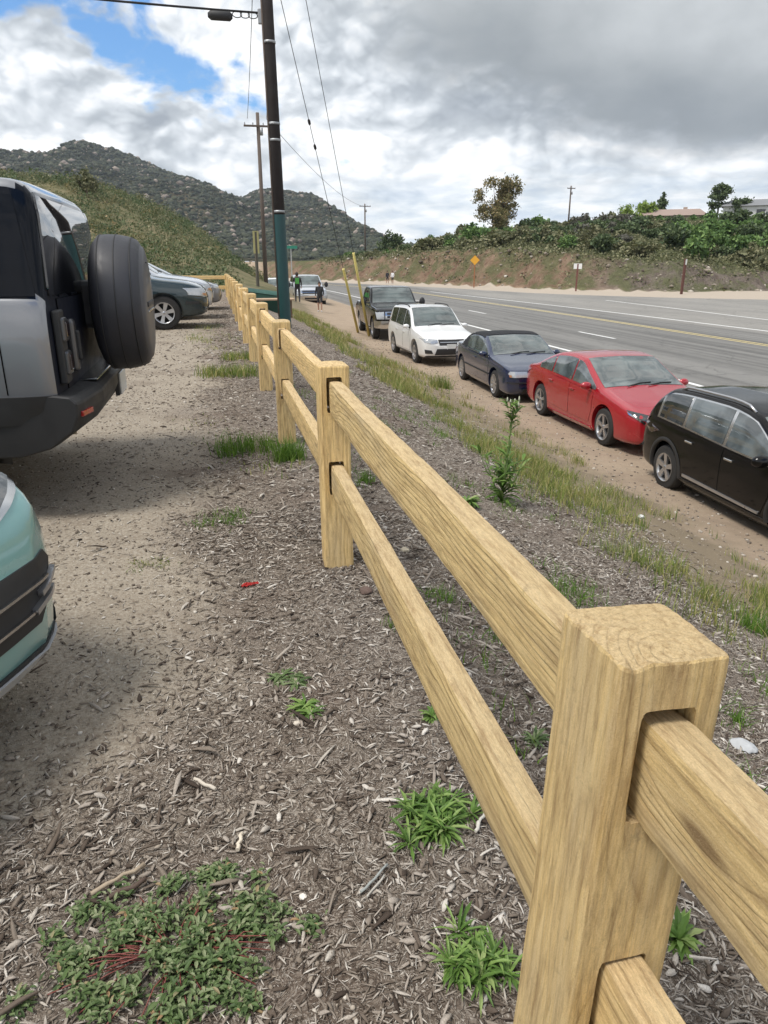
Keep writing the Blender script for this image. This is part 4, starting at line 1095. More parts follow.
# ------------------------------------------------------------------ mint green car whose nose shows at the left edge
def mint_car():
    L = 4.6; h = L/2; pm = P['mint']
    c = Car('parked_hatchback', L, 1.84, plan_std(L, f=(.70, .86, .94)),
        belt=[(-h, .8), (-h+.1, .92), (-h+.5, 1.0), (0, .97), (1.0, .94), (1.5, .90), (1.85, .84), (h-.12, .70), (h, .56)],
        top=[(-h, .85), (-h+.04, 1.1), (-h+.3, 1.4), (-h+.6, 1.5), (-.2, 1.53), (.2, 1.47), (.6, 1.27), (1.1, 1.05), (1.35, 1.0), (1.7, .94), (h-.25, .84), (h-.09, .75), (h-.03, .68), (h, .56)],
        bot=[(-h, .38), (-h+.1, .26), (-h+.5, .2), (0, .18), (h-.5, .19), (h-.1, .20), (h, .23)], paint=pm, crown=.05, tum=.28)
    c.shell((-1.36, 1.38), .335, step=.04)
    c.side_windows(-1.6, 1.0, [-.9, .0], M['glass'], gap=.06); c.shield(1.05, .3, M['shield'])
    c.both('door', [(-.9, .36), (0, .36), (0, .94), (-.9, .95)], pm, off=.004, seam=.007, skirt=.006)
    c.both('door', [(.03, .36), (.86, .36), (.95, .55), (.95, .90), (.03, .93)], pm, off=.004, seam=.007, skirt=.006)
    c.add_wheels(spokes=5, style='double'); c.mirrors(.86, 1.0, pm)
    c.mirror_front('headlight_trim', [(.34, .685), (.56, .695), (.80, .755), (.80, .84), (.62, .84), (.38, .765)], M['chrome'], off=.006, res=.03)
    for q in c.mirror_front('headlight', [(.37, .70), (.56, .71), (.775, .77), (.77, .83), (.62, .825), (.40, .75)], M['glass'], off=.014, res=.03): pass
    c.mirror_front('lamp_lens', [(.44, .72), (.52, .725), (.54, .765), (.45, .75)], M['lamp'], off=.020, res=.02)
    c.mirror_front('lamp_lens', [(.60, .745), (.69, .77), (.70, .80), (.61, .79)], M['lamp'], off=.020, res=.02)
    c.patch('hood_gap', [(h-.20, -.70), (h-.185, -.70), (h-.155, 0), (h-.185, .70), (h-.20, .70), (h-.17, 0)], 'T', M['seam'], off=.003, skirt=.003)
    c.patch('grille', [(-.60, .36), (.60, .36), (.745, .52), (.70, .565), (.40, .555), (-.40, .555), (-.70, .565), (-.745, .52)], 'F', M['plastic'], off=.006, res=.03)
    for k, (a, b_, zz) in enumerate([(-.66, .66, .49), (-.58, .58, .41)]):
        c.patch('grille_bar', [(a, zz), (b_, zz), (b_, zz+.009), (a, zz+.009)], 'F', M['chrome'], off=.020, skirt=.012, res=.04)
    c.mirror_front('grille_fin', [(.60, .45), (.72, .485), (.72, .50), (.60, .468)], M['alloy'], off=.026, res=.02)
    c.mirror_front('grille_fin', [(.56, .405), (.68, .44), (.68, .455), (.56, .423)], M['alloy'], off=.026, res=.02)
    c.patch('bumper_lip', [(-.78, .225), (.78, .225), (.80, .268), (-.80, .268)], 'F', simple('satin_trim', (.50, .51, .52), .35, .1), off=.018, res=.04)
    c.patch('lip_gap', [(-.78, .265), (.78, .265), (.78, .282), (-.78, .282)], 'F', M['plastic'], off=.008, res=.04)
    c.mirror_front('air_deflector', [(.74, .22), (.86, .22), (.88, .33), (.80, .33)], M['plastic'], off=.022, res=.03)
    return c
mint_car().place(-2.965, 2.62, -24, 'pale mint green car whose front bumper and grille show at left', 'car', LOT, z=0)
# ------------------------------------------------------------------ split rail fence
def wood_mat(name, vertical=False, top_grey=.55):
    m, t, b = new_mat(name)
    tc = t.node('ShaderNodeTexCoord').outputs['Object']; oi = t.node('ShaderNodeObjectInfo')
    rnd = oi.outputs['Random']
    x, y, z = t.sep(tc)
    if vertical: a, p, q = z, x, y
    else: a, p, q = x, y, z
    sh = t.math('MULTIPLY', rnd, 40.0)
    ax = t.math('ADD', a, sh)
    lowv = t.comb(t.math('MULTIPLY', ax, 1.5), t.math('MULTIPLY', p, 5), t.math('MULTIPLY', q, 5))
    w1 = t.noise(lowv, 1.0, 2, .5, 0, 1); ws = t.sep(w1)
    # knots pull the rings round
    kv = t.comb(t.math('MULTIPLY', ax, 2.3), t.math('MULTIPLY', p, 9), t.math('MULTIPLY', q, 9))
    kn = t.voro(kv, .75); kb = t.range(kn, 0, .42, 1, 0, True)
    P_ = t.math('ADD', t.math('ADD', p, t.math('MULTIPLY', t.math('SUBTRACT', rnd, .5), .10)), t.math('MULTIPLY', t.math('SUBTRACT', ws[0], .5), .075))
    Q_ = t.math('ADD', t.math('ADD', q, .035), t.math('MULTIPLY', t.math('SUBTRACT', ws[1], .5), .085))
    r = t.vmath('LENGTH', t.comb(P_, Q_, 0))
    r = t.math('ADD', r, t.math('MULTIPLY', kb, .034))
    ring = t.math('FRACT', t.math('MULTIPLY', r, 66.0))
    late = t.ramp(ring, [(0, .22), (.14, .0), (.50, .12), (.78, .50), (.90, .85), (1, .30)])
    fib = t.noise(t.comb(t.math('MULTIPLY', ax, 6), t.math('MULTIPLY', p, 260), t.math('MULTIPLY', q, 260)), 1.0, 4, .65)
    fib2 = t.noise(t.comb(t.math('MULTIPLY', ax, 2), t.math('MULTIPLY', p, 34), t.math('MULTIPLY', q, 34)), 1.0, 4, .6)
    pat = t.noise(t.comb(t.math('MULTIPLY', ax, 1.6), t.math('MULTIPLY', p, 6), t.math('MULTIPLY', q, 6)), 1.0, 5, .6)
    c = t.mix(t.math('MULTIPLY', late, t.range(t.noise(t.comb(t.math('MULTIPLY', ax, 3), t.math('MULTIPLY', p, 30), t.math('MULTIPLY', q, 30)), 1.0, 4), .32, .66, .22, 1.0)), (.87, .63, .275), (.36, .205, .06))
    c = t.mix(t.range(fib, .3, .7), c, t.mix(.5, c, (.86, .70, .42)))
    c = t.mix(t.range(fib2, .50, .70, 0, .55), c, (.44, .30, .145))
    c = t.mix(t.range(pat, .52, .72, 0, .50), c, (.50, .415, .29))
    c = t.mix(t.range(kn, .045, .10, .8, 0), c, (.14, .075, .035))
    nz = t.sep(t.node('ShaderNodeTexCoord').outputs['Normal'])[2]
    rough = t.noise(t.comb(t.math('MULTIPLY', ax, 70), t.math('MULTIPLY', p, 330), t.math('MULTIPLY', q, 330)), 1.0, 5, .8)
    grey = t.mix(t.range(rough, .32, .68), (.46, .355, .215), (.82, .63, .36))
    c = t.mix(t.math('MULTIPLY', t.range(nz, .55, .85), top_grey), c, grey)
    grit = t.noise(tc, 420, 4, .8); c = t.mix(t.range(grit, .50, .70, 0, .45), c, (.42, .30, .165)); c = t.mix(t.range(grit, .46, .32, 0, .35), c, (.90, .76, .52))
    dk = t.noise(tc, 24, 5, .7)
    c = t.mix(t.range(dk, .60, .74, 0, .45), c, (.20, .15, .095))
    wx = t.noise(t.comb(t.math('MULTIPLY', ax, 9), t.math('MULTIPLY', p, 90), t.math('MULTIPLY', q, 90)), 1.0, 6, .75)
    c = t.mix(t.range(wx, .46, .68, 0, .70), c, (.30, .185, .08))
    c = t.mix(t.range(wx, .40, .28, 0, .35), c, (.84, .68, .42))
    c = t.mix(1.0, c, t.mix(oi.outputs['Random'], (.86, .86, .86), (1.06, 1.03, .98)), blend='MULTIPLY')
    t.set(b.inputs['Base Color'], c); b.inputs['Roughness'].default_value = .82; b.inputs['Specular IOR Level'].default_value = .22
    hh = t.math('ADD', t.math('MULTIPLY', late, -.55), t.math('ADD', t.math('MULTIPLY', fib, .35), t.math('ADD', t.math('ADD', t.math('MULTIPLY', rough, .42), t.math('MULTIPLY', grit, .55)), t.math('MULTIPLY', wx, .5))))
    t.set(b.inputs['Normal'], t.bump(hh, 1.0, .0042))
    return m
m_post = wood_mat('post_wood', True, .80); m_rail = wood_mat('rail_wood', False, .8)
PX, SP, Y1 = .510, 2.64, .72
PW = .148
def post_mesh(seed, cap=.018, w=PW, h=1.0, fine=14, flat=False):
    r = random.Random(seed); bm = bmesh.new()
    nz_ = 40; k = fine // 2
    rings = []
    def ring(z, sc):
        out = []; s = w/2*sc; bev = .007
        pts = []
        for (cx, cy, dx, dy) in ((-1, -1, 1, 0), (1, -1, 0, 1), (1, 1, -1, 0), (-1, 1, 0, -1)):
            for i in range(k):
                f = (i + .5)/k
                pts.append((cx*s + dx*f*2*s, cy*s + dy*f*2*s))
        for (px, py) in pts:
            # soften the corners a little, roughen the sides
            n = mnoise.noise(Vector((px*9 + seed*3.1, py*9, z*2.2))) * .0030 + mnoise.noise(Vector((px*40 + seed, py*40, z*9))) * .0012
            L_ = max(abs(px), abs(py)); c_ = min(abs(px), abs(py))
            cut = max(0, c_ - s*.90) * .35
            f2 = (L_ - cut + n)/L_
            out.append(bm.verts.new((px*f2, py*f2, z)))
        return out
    zs = list(np.linspace(-.25, h-cap-.004, nz_))
    for z in zs: rings.append(ring(z, 1.0))
    if flat: tops = [(h-.004, .99), (h-.001, .965), (h, .6), (h+.001, .3)]
    else: tops = [(h-cap+.002, .97), (h-cap*.45, .78), (h-cap*.10, .42), (h, .16)]
    for z, sc in tops: rings.append(ring(z, sc))
    n = len(rings[0])
    for a, b_ in zip(rings[:-1], rings[1:]):
        for i in range(n): bm.faces.new((a[i], a[(i+1) % n], b_[(i+1) % n], b_[i]))
    bm.faces.new(rings[0]); bm.faces.new(rings[-1])
    if flat:   # chewed upper edge on the near post
        for v in bm.verts:
            if v.co.z > h-.02 and abs(v.co.x) < w*.6:
                e_ = v.co.x < -w*.42 or (v.co.y < -w*.42 and v.co.x < -w*.2)
                v.co.z += mnoise.noise(v.co*60)*.0018 - (abs(mnoise.noise(v.co*45))*.011 if e_ else 0)
    bmesh.ops.recalc_face_normals(bm, faces=bm.faces[:])
    me = bpy.data.meshes.new('post'); bm.to_mesh(me); bm.free(); me.materials.append(m_post)
    o = bpy.data.objects.new('p', me); COL.objects.link(o)
    cb = bmesh.new()
    for zc, hh in ((.853, .166), (.453, .166)):
        vs = []
        for yy in np.linspace(-.12, .12, 9):
            row = []
            for a_ in range(20):
                tt = 2*math.pi*(a_+.5)/20; ex = 11
                cx = math.copysign(abs(math.cos(tt))**(2/ex), math.cos(tt)); cz = math.copysign(abs(math.sin(tt))**(2/ex), math.sin(tt))
                row.append(cb.verts.new((cx*.037 + .0025*mnoise.noise(Vector((a_, yy*30, zc*9+seed))), yy, zc + cz*hh/2 + .004*mnoise.noise(Vector((a_+5.3, yy*30+2, seed))))))
            vs.append(row)
        for a, b_ in zip(vs[:-1], vs[1:]):
            for i in range(20): cb.faces.new((a[i], a[(i+1) % 20], b_[(i+1) % 20], b_[i]))
        cb.faces.new(vs[0]); cb.faces.new(vs[-1])
    bmesh.ops.recalc_face_normals(cb, faces=cb.faces[:])
    cm = bpy.data.meshes.new('c'); cb.to_mesh(cm); cb.free(); cm.materials.append(m_post)
    co = bpy.data.objects.new('c', cm); COL.objects.link(co)
    md = o.modifiers.new('b', 'BOOLEAN'); md.operation = 'DIFFERENCE'; md.object = co; md.solver = 'EXACT'
    bpy.context.view_layer.update(); dg = bpy.context.evaluated_depsgraph_get()
    ev = bpy.data.meshes.new_from_object(o.evaluated_get(dg)); bpy.data.objects.remove(o); bpy.data.objects.remove(co)
    for p in ev.polygons: p.use_smooth = False
    ev.name = 'post'
    return ev
def rail_mesh(seed, ln=2.62, w=.060, h=.148):
    bm = bmesh.new(); n = 64; rings = []
    prof = []
    K = 7
    for (cx, cy, dx, dy, kk) in ((-1, -1, 1, 0, 4), (1, -1, 0, 1, K), (1, 1, -1, 0, 4), (-1, 1, 0, -1, K)):
        for i in range(kk):
            f = i/kk
            prof.append((cx + dx*f*2, cy + dy*f*2))
    for j in range(n+1):
        x = -ln/2 + ln*j/n; e = min(1, min(j, n-j)/2.0)
        row = []
        sw = 1 + .07*mnoise.noise(Vector((x*1.3, seed*5.7, 0))); sh = 1 + .055*mnoise.noise(Vector((x*1.1, seed*3.3, 7)))
        oy = .004*mnoise.noise(Vector((x*.8, seed, 3))); oz = .006*mnoise.noise(Vector((x*.9, seed, 11)))
        for (a, b_) in prof:
            y, z = a*w/2*sw, b_*h/2*sh
            cor = abs(a) > .9 and abs(b_) > .9
            if cor: y *= .90; z *= .972
            nn = mnoise.noise(Vector((x*4, y*60 + seed, z*22)))*.0022 + mnoise.noise(Vector((x*22, y*70, z*40 + seed)))*.0010
            y += math.copysign(nn, y); z += math.copysign(nn, z)
            # waney lower edge
            if b_ < -.9: z += .004*mnoise.noise(Vector((x*3.1, seed*2.2, 4))) + .002*mnoise.noise(Vector((x*13, seed*2.2, 4)))
            row.append(bm.verts.new((x, y*(.85+.15*e)+oy, z*(.9+.1*e)+oz)))
        rings.append(row)
    m_ = len(prof)
    for a, b_ in zip(rings[:-1], rings[1:]):
        for i in range(m_): bm.faces.new((a[i], a[(i+1) % m_], b_[(i+1) % m_], b_[i]))
    bm.faces.new(rings[0]); bm.faces.new(rings[-1])
    bmesh.ops.recalc_face_normals(bm, faces=bm.faces[:])
    me = bpy.data.meshes.new('rail'); bm.to_mesh(me); bm.free(); me.materials.append(m_rail)
    return me
pm_near = post_mesh(1, w=.149, flat=True, fine=40)
pms = [post_mesh(s, w=.142) for s in (2, 3, 4, 5)]
rms = [rail_mesh(s) for s in range(1, 8)]
fence = empty('split_rail_fence', (PX, Y1, 0))
tag(fence, 'honey coloured split rail fence running from the foreground along the lot', 'fence')
def child(name, me, loc, rz=0, parent=fence, tilt=(0, 0)):
    o = bpy.data.objects.new(name, me); o.parent = parent; o.location = loc; o.rotation_euler = (tilt[0], tilt[1], rz); COL.objects.link(o); return o
rr_ = random.Random(5)
NP = 13
def fz(y_): return -.055*max(0, (y_-9)/20)
for i in range(-1, NP):
    me = pm_near if i == 0 else pms[i % 4]
    child('post', me, (rr_.uniform(-.006, .006) if i else -.044, i*SP, fz(Y1+i*SP)), rz=(0 if i == 0 else rr_.choice([0, math.pi]) + rr_.uniform(-.03, .03)), tilt=(rr_.uniform(-.012, .012), (.031 if i == 0 else rr_.uniform(-.012, .012))))
    if i < NP-1:
        xo = lambda lv_: (-.011, -.026)[lv_]
        za, zb_ = fz(Y1+i*SP), fz(Y1+(i+1)*SP)
        for lv, zc in enumerate((.848, .448)):
            r0 = child('rail', rms[(i*2+lv*3+1) % 7], (rr_.uniform(-.002, .002), (i+.5)*SP, zc + (za+zb_)/2 + (rr_.uniform(-.008, .008))), rz=math.pi/2 + (math.pi if (i+lv) % 2 else 0), tilt=(0, 0))
            if i in (-1, 0):
                r0.location.x = xo(lv)/2; r0.rotation_euler[2] += (1 if i == -1 else -1)*math.atan2(-xo(lv), SP)
            r0.rotation_euler[1] = math.atan2(za-zb_, SP) * (1 if (i+lv) % 2 == 0 else -1)
# the fence turns the corner at the end of the lot
ye = (NP-1)*SP; ze = fz(Y1+ye)
for j in range(1, 5):
    child('post', pms[j % 4], (-j*SP, ye, ze + .02*j), rz=math.pi/2)
    for lv, zc in enumerate((.848, .448)): child('rail', rms[(j+lv*2) % 7], (-(j-.5)*SP, ye, zc+ze+.02*(j-.5)), rz=0)
# ------------------------------------------------------------------ mulch chips, stones, grass, weeds
def place_z(px, py): return gz(px, py)
def chips(name, n, xr, yr, dens, lr, mat, label, near_bias=1.0, bend=True, zoff=.0):
    u = rng.random(n); Yp = yr[0] + (yr[1]-yr[0])*u**near_bias
    Xp = rng.uniform(xr[0], xr[1], n)
    keep = rng.random(n) < dens(Xp, Yp); Xp, Yp = Xp[keep], Yp[keep]; n = len(Xp)
    L_ = lr[0] + (lr[1]-lr[0])*rng.random(n)**2.6; W_ = np.clip(L_*rng.uniform(.06, .20, n)*(1 + 1.6*(rng.random(n) > .85)), .0014, .015); T_ = W_*rng.uniform(.18, .5, n)
    yaw = rng.random(n)*6.283; pit = rng.normal(0, .20, n); rol = rng.normal(0, .5, n)
    # four stations along the chip, tapered ends, 4 verts each
    st = np.array([-.5, -.18, .18, .5]); tw = np.array([.35, 1, .9, .25])
    k = 16; V = np.zeros((n, 4, 4, 3)); cv = rng.normal(0, .055, n)*L_; cz = np.abs(rng.normal(0, .05, n))*L_
    for i in range(4):
        bow = (1 - (2*st[i])**2)
        for j, (a, b) in enumerate(((-1, 0), (1, 0), (.75, 1), (-.75, 1))):
            V[:, i, j, 0] = st[i]*L_
            V[:, i, j, 1] = a*.5*W_*tw[i] + bow*cv*.5 + rng.normal(0, .08, n)*W_
            V[:, i, j, 2] = b*T_*(.5+.5*tw[i]) + bow*cz
    V = V.reshape(n, k, 3)
    c, s = np.cos(rol), np.sin(rol); y, z = V[..., 1]*c[:, None]-V[..., 2]*s[:, None], V[..., 1]*s[:, None]+V[..., 2]*c[:, None]
    x = V[..., 0]; c, s = np.cos(pit), np.sin(pit); x, z = x*c[:, None]+z*s[:, None], -x*s[:, None]+z*c[:, None]
    c, s = np.cos(yaw), np.sin(yaw); X = x*c[:, None]-y*s[:, None]; Y = x*s[:, None]+y*c[:, None]
    base = place_z(Xp, Yp) + zoff + np.abs(np.sin(pit))*L_*.30 + rng.random(n)*.004
    V = np.stack([X + Xp[:, None], Y + Yp[:, None], z + base[:, None]], -1).reshape(-1, 3)
    q = []
    for i in range(3):
        for j in range(4):
            a, b = i*4+j, i*4+(j+1) % 4; q.append((a, b, b+4, a+4))
    q += [(3, 2, 1, 0), (12, 13, 14, 15)]
    F = (np.array(q)[None] + (np.arange(n)*k)[:, None, None]).reshape(-1, 4)
    return tag(arr_mesh(name, V, F, mat), label, 'mulch', kind='stuff')
m_chip, t, b = new_mat('wood_chip')
geo = t.node('ShaderNodeNewGeometry'); ri = geo.outputs['Random Per Island']
c = t.ramp(ri, [(0, (.040, .030, .024)), (.22, (.12, .095, .075)), (.44, (.23, .195, .16)), (.66, (.37, .325, .28)), (.90, (.50, .46, .405)), (1, (.70, .66, .60))])
n_ = t.noise(geo.outputs['Position'], 300, 3, .6)
c = t.mix(t.range(n_, .35, .65, 0, .35), c, (.09, .065, .05))
t.set(b.inputs['Base Color'], c); b.inputs['Roughness'].default_value = .9; b.inputs['Specular IOR Level'].default_value = .2
def dens_m(x, y):
    edge = -.12 + .35*fbm(x*.7+4, y*.7, 3) - .95*(1-sstep(1.2, 2.3, y)) + .01*np.clip(y-3, 0, 20)
    d = sstep(edge - .45, edge + .25, x)
    d = d * (1 - sstep(3.4, 4.4, x + .5*fbm(x, y, 2))*.92)
    d = d * (.45 + .55*sstep(-.35, .25, fbm(x*1.4+9, y*1.4, 3)))
    return np.clip(d + .07*(x > -1.2), 0, 1)
chips('mulch', 250000, (-1.3, 3.2), (.45, 4.2), dens_m, (.005, .040), m_chip, 'shredded wood mulch lying under and beside the rail fence', 1.15)
chips('mulch', 120000, (-1.6, 4.4), (3.6, 11), dens_m, (.010, .055), m_chip, 'shredded wood mulch farther along the rail fence', 1.2)
chips('mulch', 34000, (-1.8, 4.6), (10, 24), dens_m, (.03, .11), m_chip, 'coarse mulch on the bank in the middle distance', 1.2)
chips('bark_chunks', 2900, (-1.3, 4.3), (.6, 8), dens_m, (.04, .13), m_chip, 'longer bark splinters scattered on the mulch', 1.3)
# small stones
bm = bmesh.new(); bmesh.ops.create_icosphere(bm, subdivisions=1, radius=1); sv = np.array([v.co[:] for v in bm.verts]); sf = np.array([[v.index for v in f.verts] for f in bm.faces]); bm.free()
m_stone, t, b = new_mat('small_stones')
geo = t.node('ShaderNodeNewGeometry'); ri = geo.outputs['Random Per Island']
t.set(b.inputs['Base Color'], t.ramp(ri, [(0, (.09, .07, .055)), (.4, (.20, .165, .13)), (.8, (.34, .29, .235)), (1, (.56, .52, .46))])); b.inputs['Roughness'].default_value = .9
def stones(n, xr, yr, sr, nb, label, dens=None):
    Yp = yr[0] + (yr[1]-yr[0])*rng.random(n)**nb; Xp = rng.uniform(*xr, n)
    if dens is not None:
        kp = rng.random(n) < dens(Xp, Yp); Xp, Yp = Xp[kp], Yp[kp]
    sz = sr[0] + (sr[1]-sr[0])*rng.random(len(Xp))**5
    V, F = scatter(np.stack([Xp, Yp, place_z(Xp, Yp) + sz*.2], -1), sz, sv, sf, (1, .8, .6), .3)
    tag(arr_mesh('gravel', V, F, m_stone), label, 'gravel', kind='stuff')
stones(42000, (-3.2, .2), (1.0, 9), (.0016, .011), 1.3, 'fine gravel on the bare dirt of the lot')
stones(9000, (-3.5, .4), (8, 30), (.006, .025), 1.4, 'gravel on the dirt lot in the middle distance')
stones(16000, (4.6, 8.6), (3, 30), (.004, .028), 1.5, 'gravel on the road shoulder')
stones(2500, (.2, 4.6), (.6, 9), (.003, .014), 1.4, 'small stones among the mulch')

# clods and broken rock on the cut bank
n = 9000; ca_ = rng.uniform(9, 42, n); cD = rng.uniform(62, 150, n); cx_, cy_ = cD*np.sin(np.radians(ca_)), cD*np.cos(np.radians(ca_)); cd_ = foot_dist(cx_, cy_)
kp = (cd_ > .1) & (cd_ < 5.5) & (rng.random(n) < .9); cx_, cy_ = cx_[kp], cy_[kp]; sz = .05 + .30*rng.random(len(cx_))**4
V, F = scatter(np.stack([cx_, cy_, gz(cx_, cy_) + sz*.1], -1), sz, sv, sf, (1, .8, .7), .3)
tag(arr_mesh('bank_rubble', V, F, m_stone), 'clods and broken rock lying on the cut bank', 'rubble', kind='stuff')
# ---- grass blades
def leaf_mat(name, stops, rough=.6, trans=.25):
    m, t, b = new_mat(name)
    geo = t.node('ShaderNodeNewGeometry'); ri = geo.outputs['Random Per Island']
    c = t.ramp(ri, stops)
    t.set(b.inputs['Base Color'], c); b.inputs['Roughness'].default_value = rough; b.inputs['Specular IOR Level'].default_value = .3
    tr = t.node('ShaderNodeBsdfTranslucent'); t.set(tr.inputs[0], t.mix(.4, c, (.20, .30, .05)))
    ms = t.node('ShaderNodeMixShader'); ms.inputs[0].default_value = trans
    out = m.node_tree.nodes['Material Output']
    t.l.new(b.outputs[0], ms.inputs[1]); t.l.new(tr.outputs[0], ms.inputs[2]); t.l.new(ms.outputs[0], out.inputs[0])
    return m
m_grass = leaf_mat('grass_blades', [(0, (.075, .13, .025)), (.35, (.16, .23, .05)), (.65, (.28, .30, .085)), (.88, (.42, .38, .15)), (1, (.50, .43, .22))])
m_fresh = leaf_mat('fresh_blades', [(0, (.05, .12, .015)), (.5, (.10, .20, .025)), (1, (.19, .30, .05))])
m_dry = leaf_mat('dry_blades', [(0, (.17, .19, .05)), (.45, (.28, .26, .085)), (.8, (.42, .36, .15)), (1, (.52, .44, .24))])
def blades(cx, cy, h, w, spread, n_per, lean=.45, z=None, seg=3):
    """numpy arrays of clumps -> verts, faces"""
    m = len(cx); n = m*n_per
    X0 = np.repeat(cx, n_per) + rng.normal(0, 1, n)*np.repeat(spread, n_per); Y0 = np.repeat(cy, n_per) + rng.normal(0, 1, n)*np.repeat(spread, n_per)
    H = np.repeat(h, n_per)*rng.uniform(.45, 1.1, n); W = np.repeat(w, n_per)*rng.uniform(.6, 1.2, n)
    Z0 = place_z(X0, Y0) - .004 if z is None else np.full(n, z)
    az = rng.random(n)*6.283; ln = np.abs(rng.normal(0, lean, n)) + .08; ra = rng.random(n)*6.283
    dx, dy = np.cos(az), np.sin(az); wx, wy = np.cos(ra), np.sin(ra)
    V = np.zeros((n, 2*seg+1, 3)); 
    for i in range(seg+1):
        f = i/seg; bend = ln*f*f*H; up = H*(f - .25*ln*f*f)
        ww = W*(1 - f)**.7*.5
        if i < seg:
            for s_, k in ((-1, 2*i), (1, 2*i+1)):
                V[:, k, 0] = X0 + dx*bend + wx*ww*s_; V[:, k, 1] = Y0 + dy*bend + wy*ww*s_; V[:, k, 2] = Z0 + up
        else:
            V[:, 2*seg, 0] = X0 + dx*bend; V[:, 2*seg, 1] = Y0 + dy*bend; V[:, 2*seg, 2] = Z0 + up
    k = 2*seg+1; base = (np.arange(n)*k)[:, None]
    Q = np.concatenate([base + np.array([2*i, 2*i+1, 2*i+3, 2*i+2])[None] for i in range(seg-1)])
    T = base + np.array([2*seg-2, 2*seg-1, 2*seg])[None]
    return V.reshape(-1, 3), [Q, T]
def verge(n, yr, nper, hs, w, mat, label, nb=1.3, xa=3.25, xb=5.1, thr=.0, name='verge_grass'):
    Yp = yr[0] + (yr[1]-yr[0])*rng.random(n)**nb; Xp = rng.uniform(xa-.7, xb+.35, n)
    cen = fbm(Xp*.9+2, Yp*.55, 3)
    d = sstep(xa-.5, xa+.35, Xp + .5*cen)*(1 - sstep(xb-.25, xb+.3, Xp + .5*fbm(Xp*.8, Yp*.8+7, 3)))*sstep(-.22+thr, .24+thr, cen)
    kp = rng.random(n) < d; Xp, Yp = Xp[kp], Yp[kp]; m = len(Xp)
    V, F = blades(Xp, Yp, rng.uniform(hs[0], hs[1], m), np.full(m, w), np.full(m, .055), nper)
    tag(arr_mesh(name, V, F, mat), label, 'grass', kind='stuff')
verge(1700, (2.4, 14), 11, (.07, .26), .0075, m_grass, 'green and yellow verge grass between mulch and shoulder, near part')
verge(1900, (2.4, 14), 9, (.10, .32), .006, m_dry, 'straw coloured seeding grass in the verge, near part', name='dry_grass')
verge(1500, (12, 40), 9, (.08, .26), .018, m_grass, 'verge grass farther along the shoulder', 1.2)
verge(1700, (12, 40), 8, (.12, .32), .016, m_dry, 'straw coloured verge grass farther along the shoulder', 1.2, name='dry_grass')
verge(2000, (2.3, 8.5), 11, (.06, .22), .007, m_grass, 'patchy green grass on the lower bank beside the nearest cars', 1.0, 3.0, 5.0, -.15)
# sparse sprouts on the mulch slope
n = 900; Yp = 1.0 + 13*rng.random(n)**1.3; Xp = rng.uniform(.75, 3.5, n)
kp = rng.random(n) < sstep(.0, .35, fbm(Xp*1.1+30, Yp*1.1, 3))*.8 + .05; Xp, Yp = Xp[kp], Yp[kp]; m = len(Xp)
V, F = blades(Xp, Yp, rng.uniform(.03, .13, m), np.full(m, .006), np.full(m, .045), 16, .8)
tag(arr_mesh('sprouting_grass', V, F, m_fresh), 'sparse young grass sprouting through the mulch slope', 'grass', kind='stuff')
n = 60; Yp = rng.uniform(5, 24, n); Xp = rng.uniform(-.5, .5, n)
kp = rng.random(n) < sstep(-.1, .3, fbm(Xp*.6+70, Yp*.35, 3)); Xp, Yp = Xp[kp], Yp[kp]; m = len(Xp)
V, F = blades(Xp, Yp, rng.uniform(.03, .12, m), np.full(m, .010), np.full(m, .14), 40, .6)
tag(arr_mesh('sprouting_grass', V, F, m_grass), 'thin grass sprouting at the fence line far along', 'grass', kind='stuff')

# ---- individual grass clumps
def local(V, cx, cy, cz=None):
    V = V.copy(); z0 = gzs(cx, cy) if cz is None else cz
    return V - np.array([cx, cy, z0]), z0
def clump(cx, cy, h, spread, n, w, label, mat=None, lean=.5, group=None, name='grass_clump', cat='grass clump', sub=6):
    k = max(1, n//sub); a = np.clip(rng.normal(0, 1, (k, 2)), -1.1, 1.1)*spread
    V, F = blades(cx + a[:, 0], cy + a[:, 1]*.8, np.full(k, h), np.full(k, w), np.full(k, spread*.35), sub, lean)
    V, z0 = local(V, cx, cy)
    o = arr_mesh(name, V, F, mat or m_fresh); o.location = (cx, cy, z0)
    return tag(o, label, cat, group)
clump(.16, 5.75, .17, .16, 420, .007, 'yellowish grass clump left of the third fence post', m_fresh)
clump(.46, 5.42, .22, .075, 380, .006, 'bright green grass clump against the third fence post')
clump(.10, 9.9, .20, .24, 520, .011, 'wide grass clump at the fence foot, farther than the third post', m_grass)
clump(.34, 11.6, .16, .20, 380, .012, 'pale grass clump far along the fence foot', m_grass)
clump(-.06, 4.10, .055, .10, 300, .006, 'small low grass tuft on the mulch by the red scrap', m_fresh, .9)
clump(-.42, 3.5, .035, .07, 120, .005, 'faint grey green tuft on the bare dirt', m_grass, .9)
clump(5.2, 16.9, .42, .16, 260, .014, 'tall yellow green grass clump on the pale shoulder opposite the convertible', m_grass, .35)
clump(2.05, 2.2, .07, .035, 70, .006, 'tiny green tuft at the right edge beyond the near post', m_fresh, .7)
clump(3.35, 3.65, .16, .09, 200, .006, 'green tuft low on the bank at the right edge', m_fresh, .5)
clump(.62, 2.62, .06, .03, 60, .004, 'thin tuft in the mulch behind the lower rail', m_fresh, .7)
clump(.92, 2.95, .07, .05, 110, .005, 'low tuft seen between the two rails', m_fresh, .9)
clump(.72, 2.85, .06, .035, 80, .005, 'smaller tuft just left of the tuft between the rails', m_fresh, .9)
clump(.95, 4.83, .12, .05, 110, .005, 'tuft just right of the second fence post', m_fresh, .7)
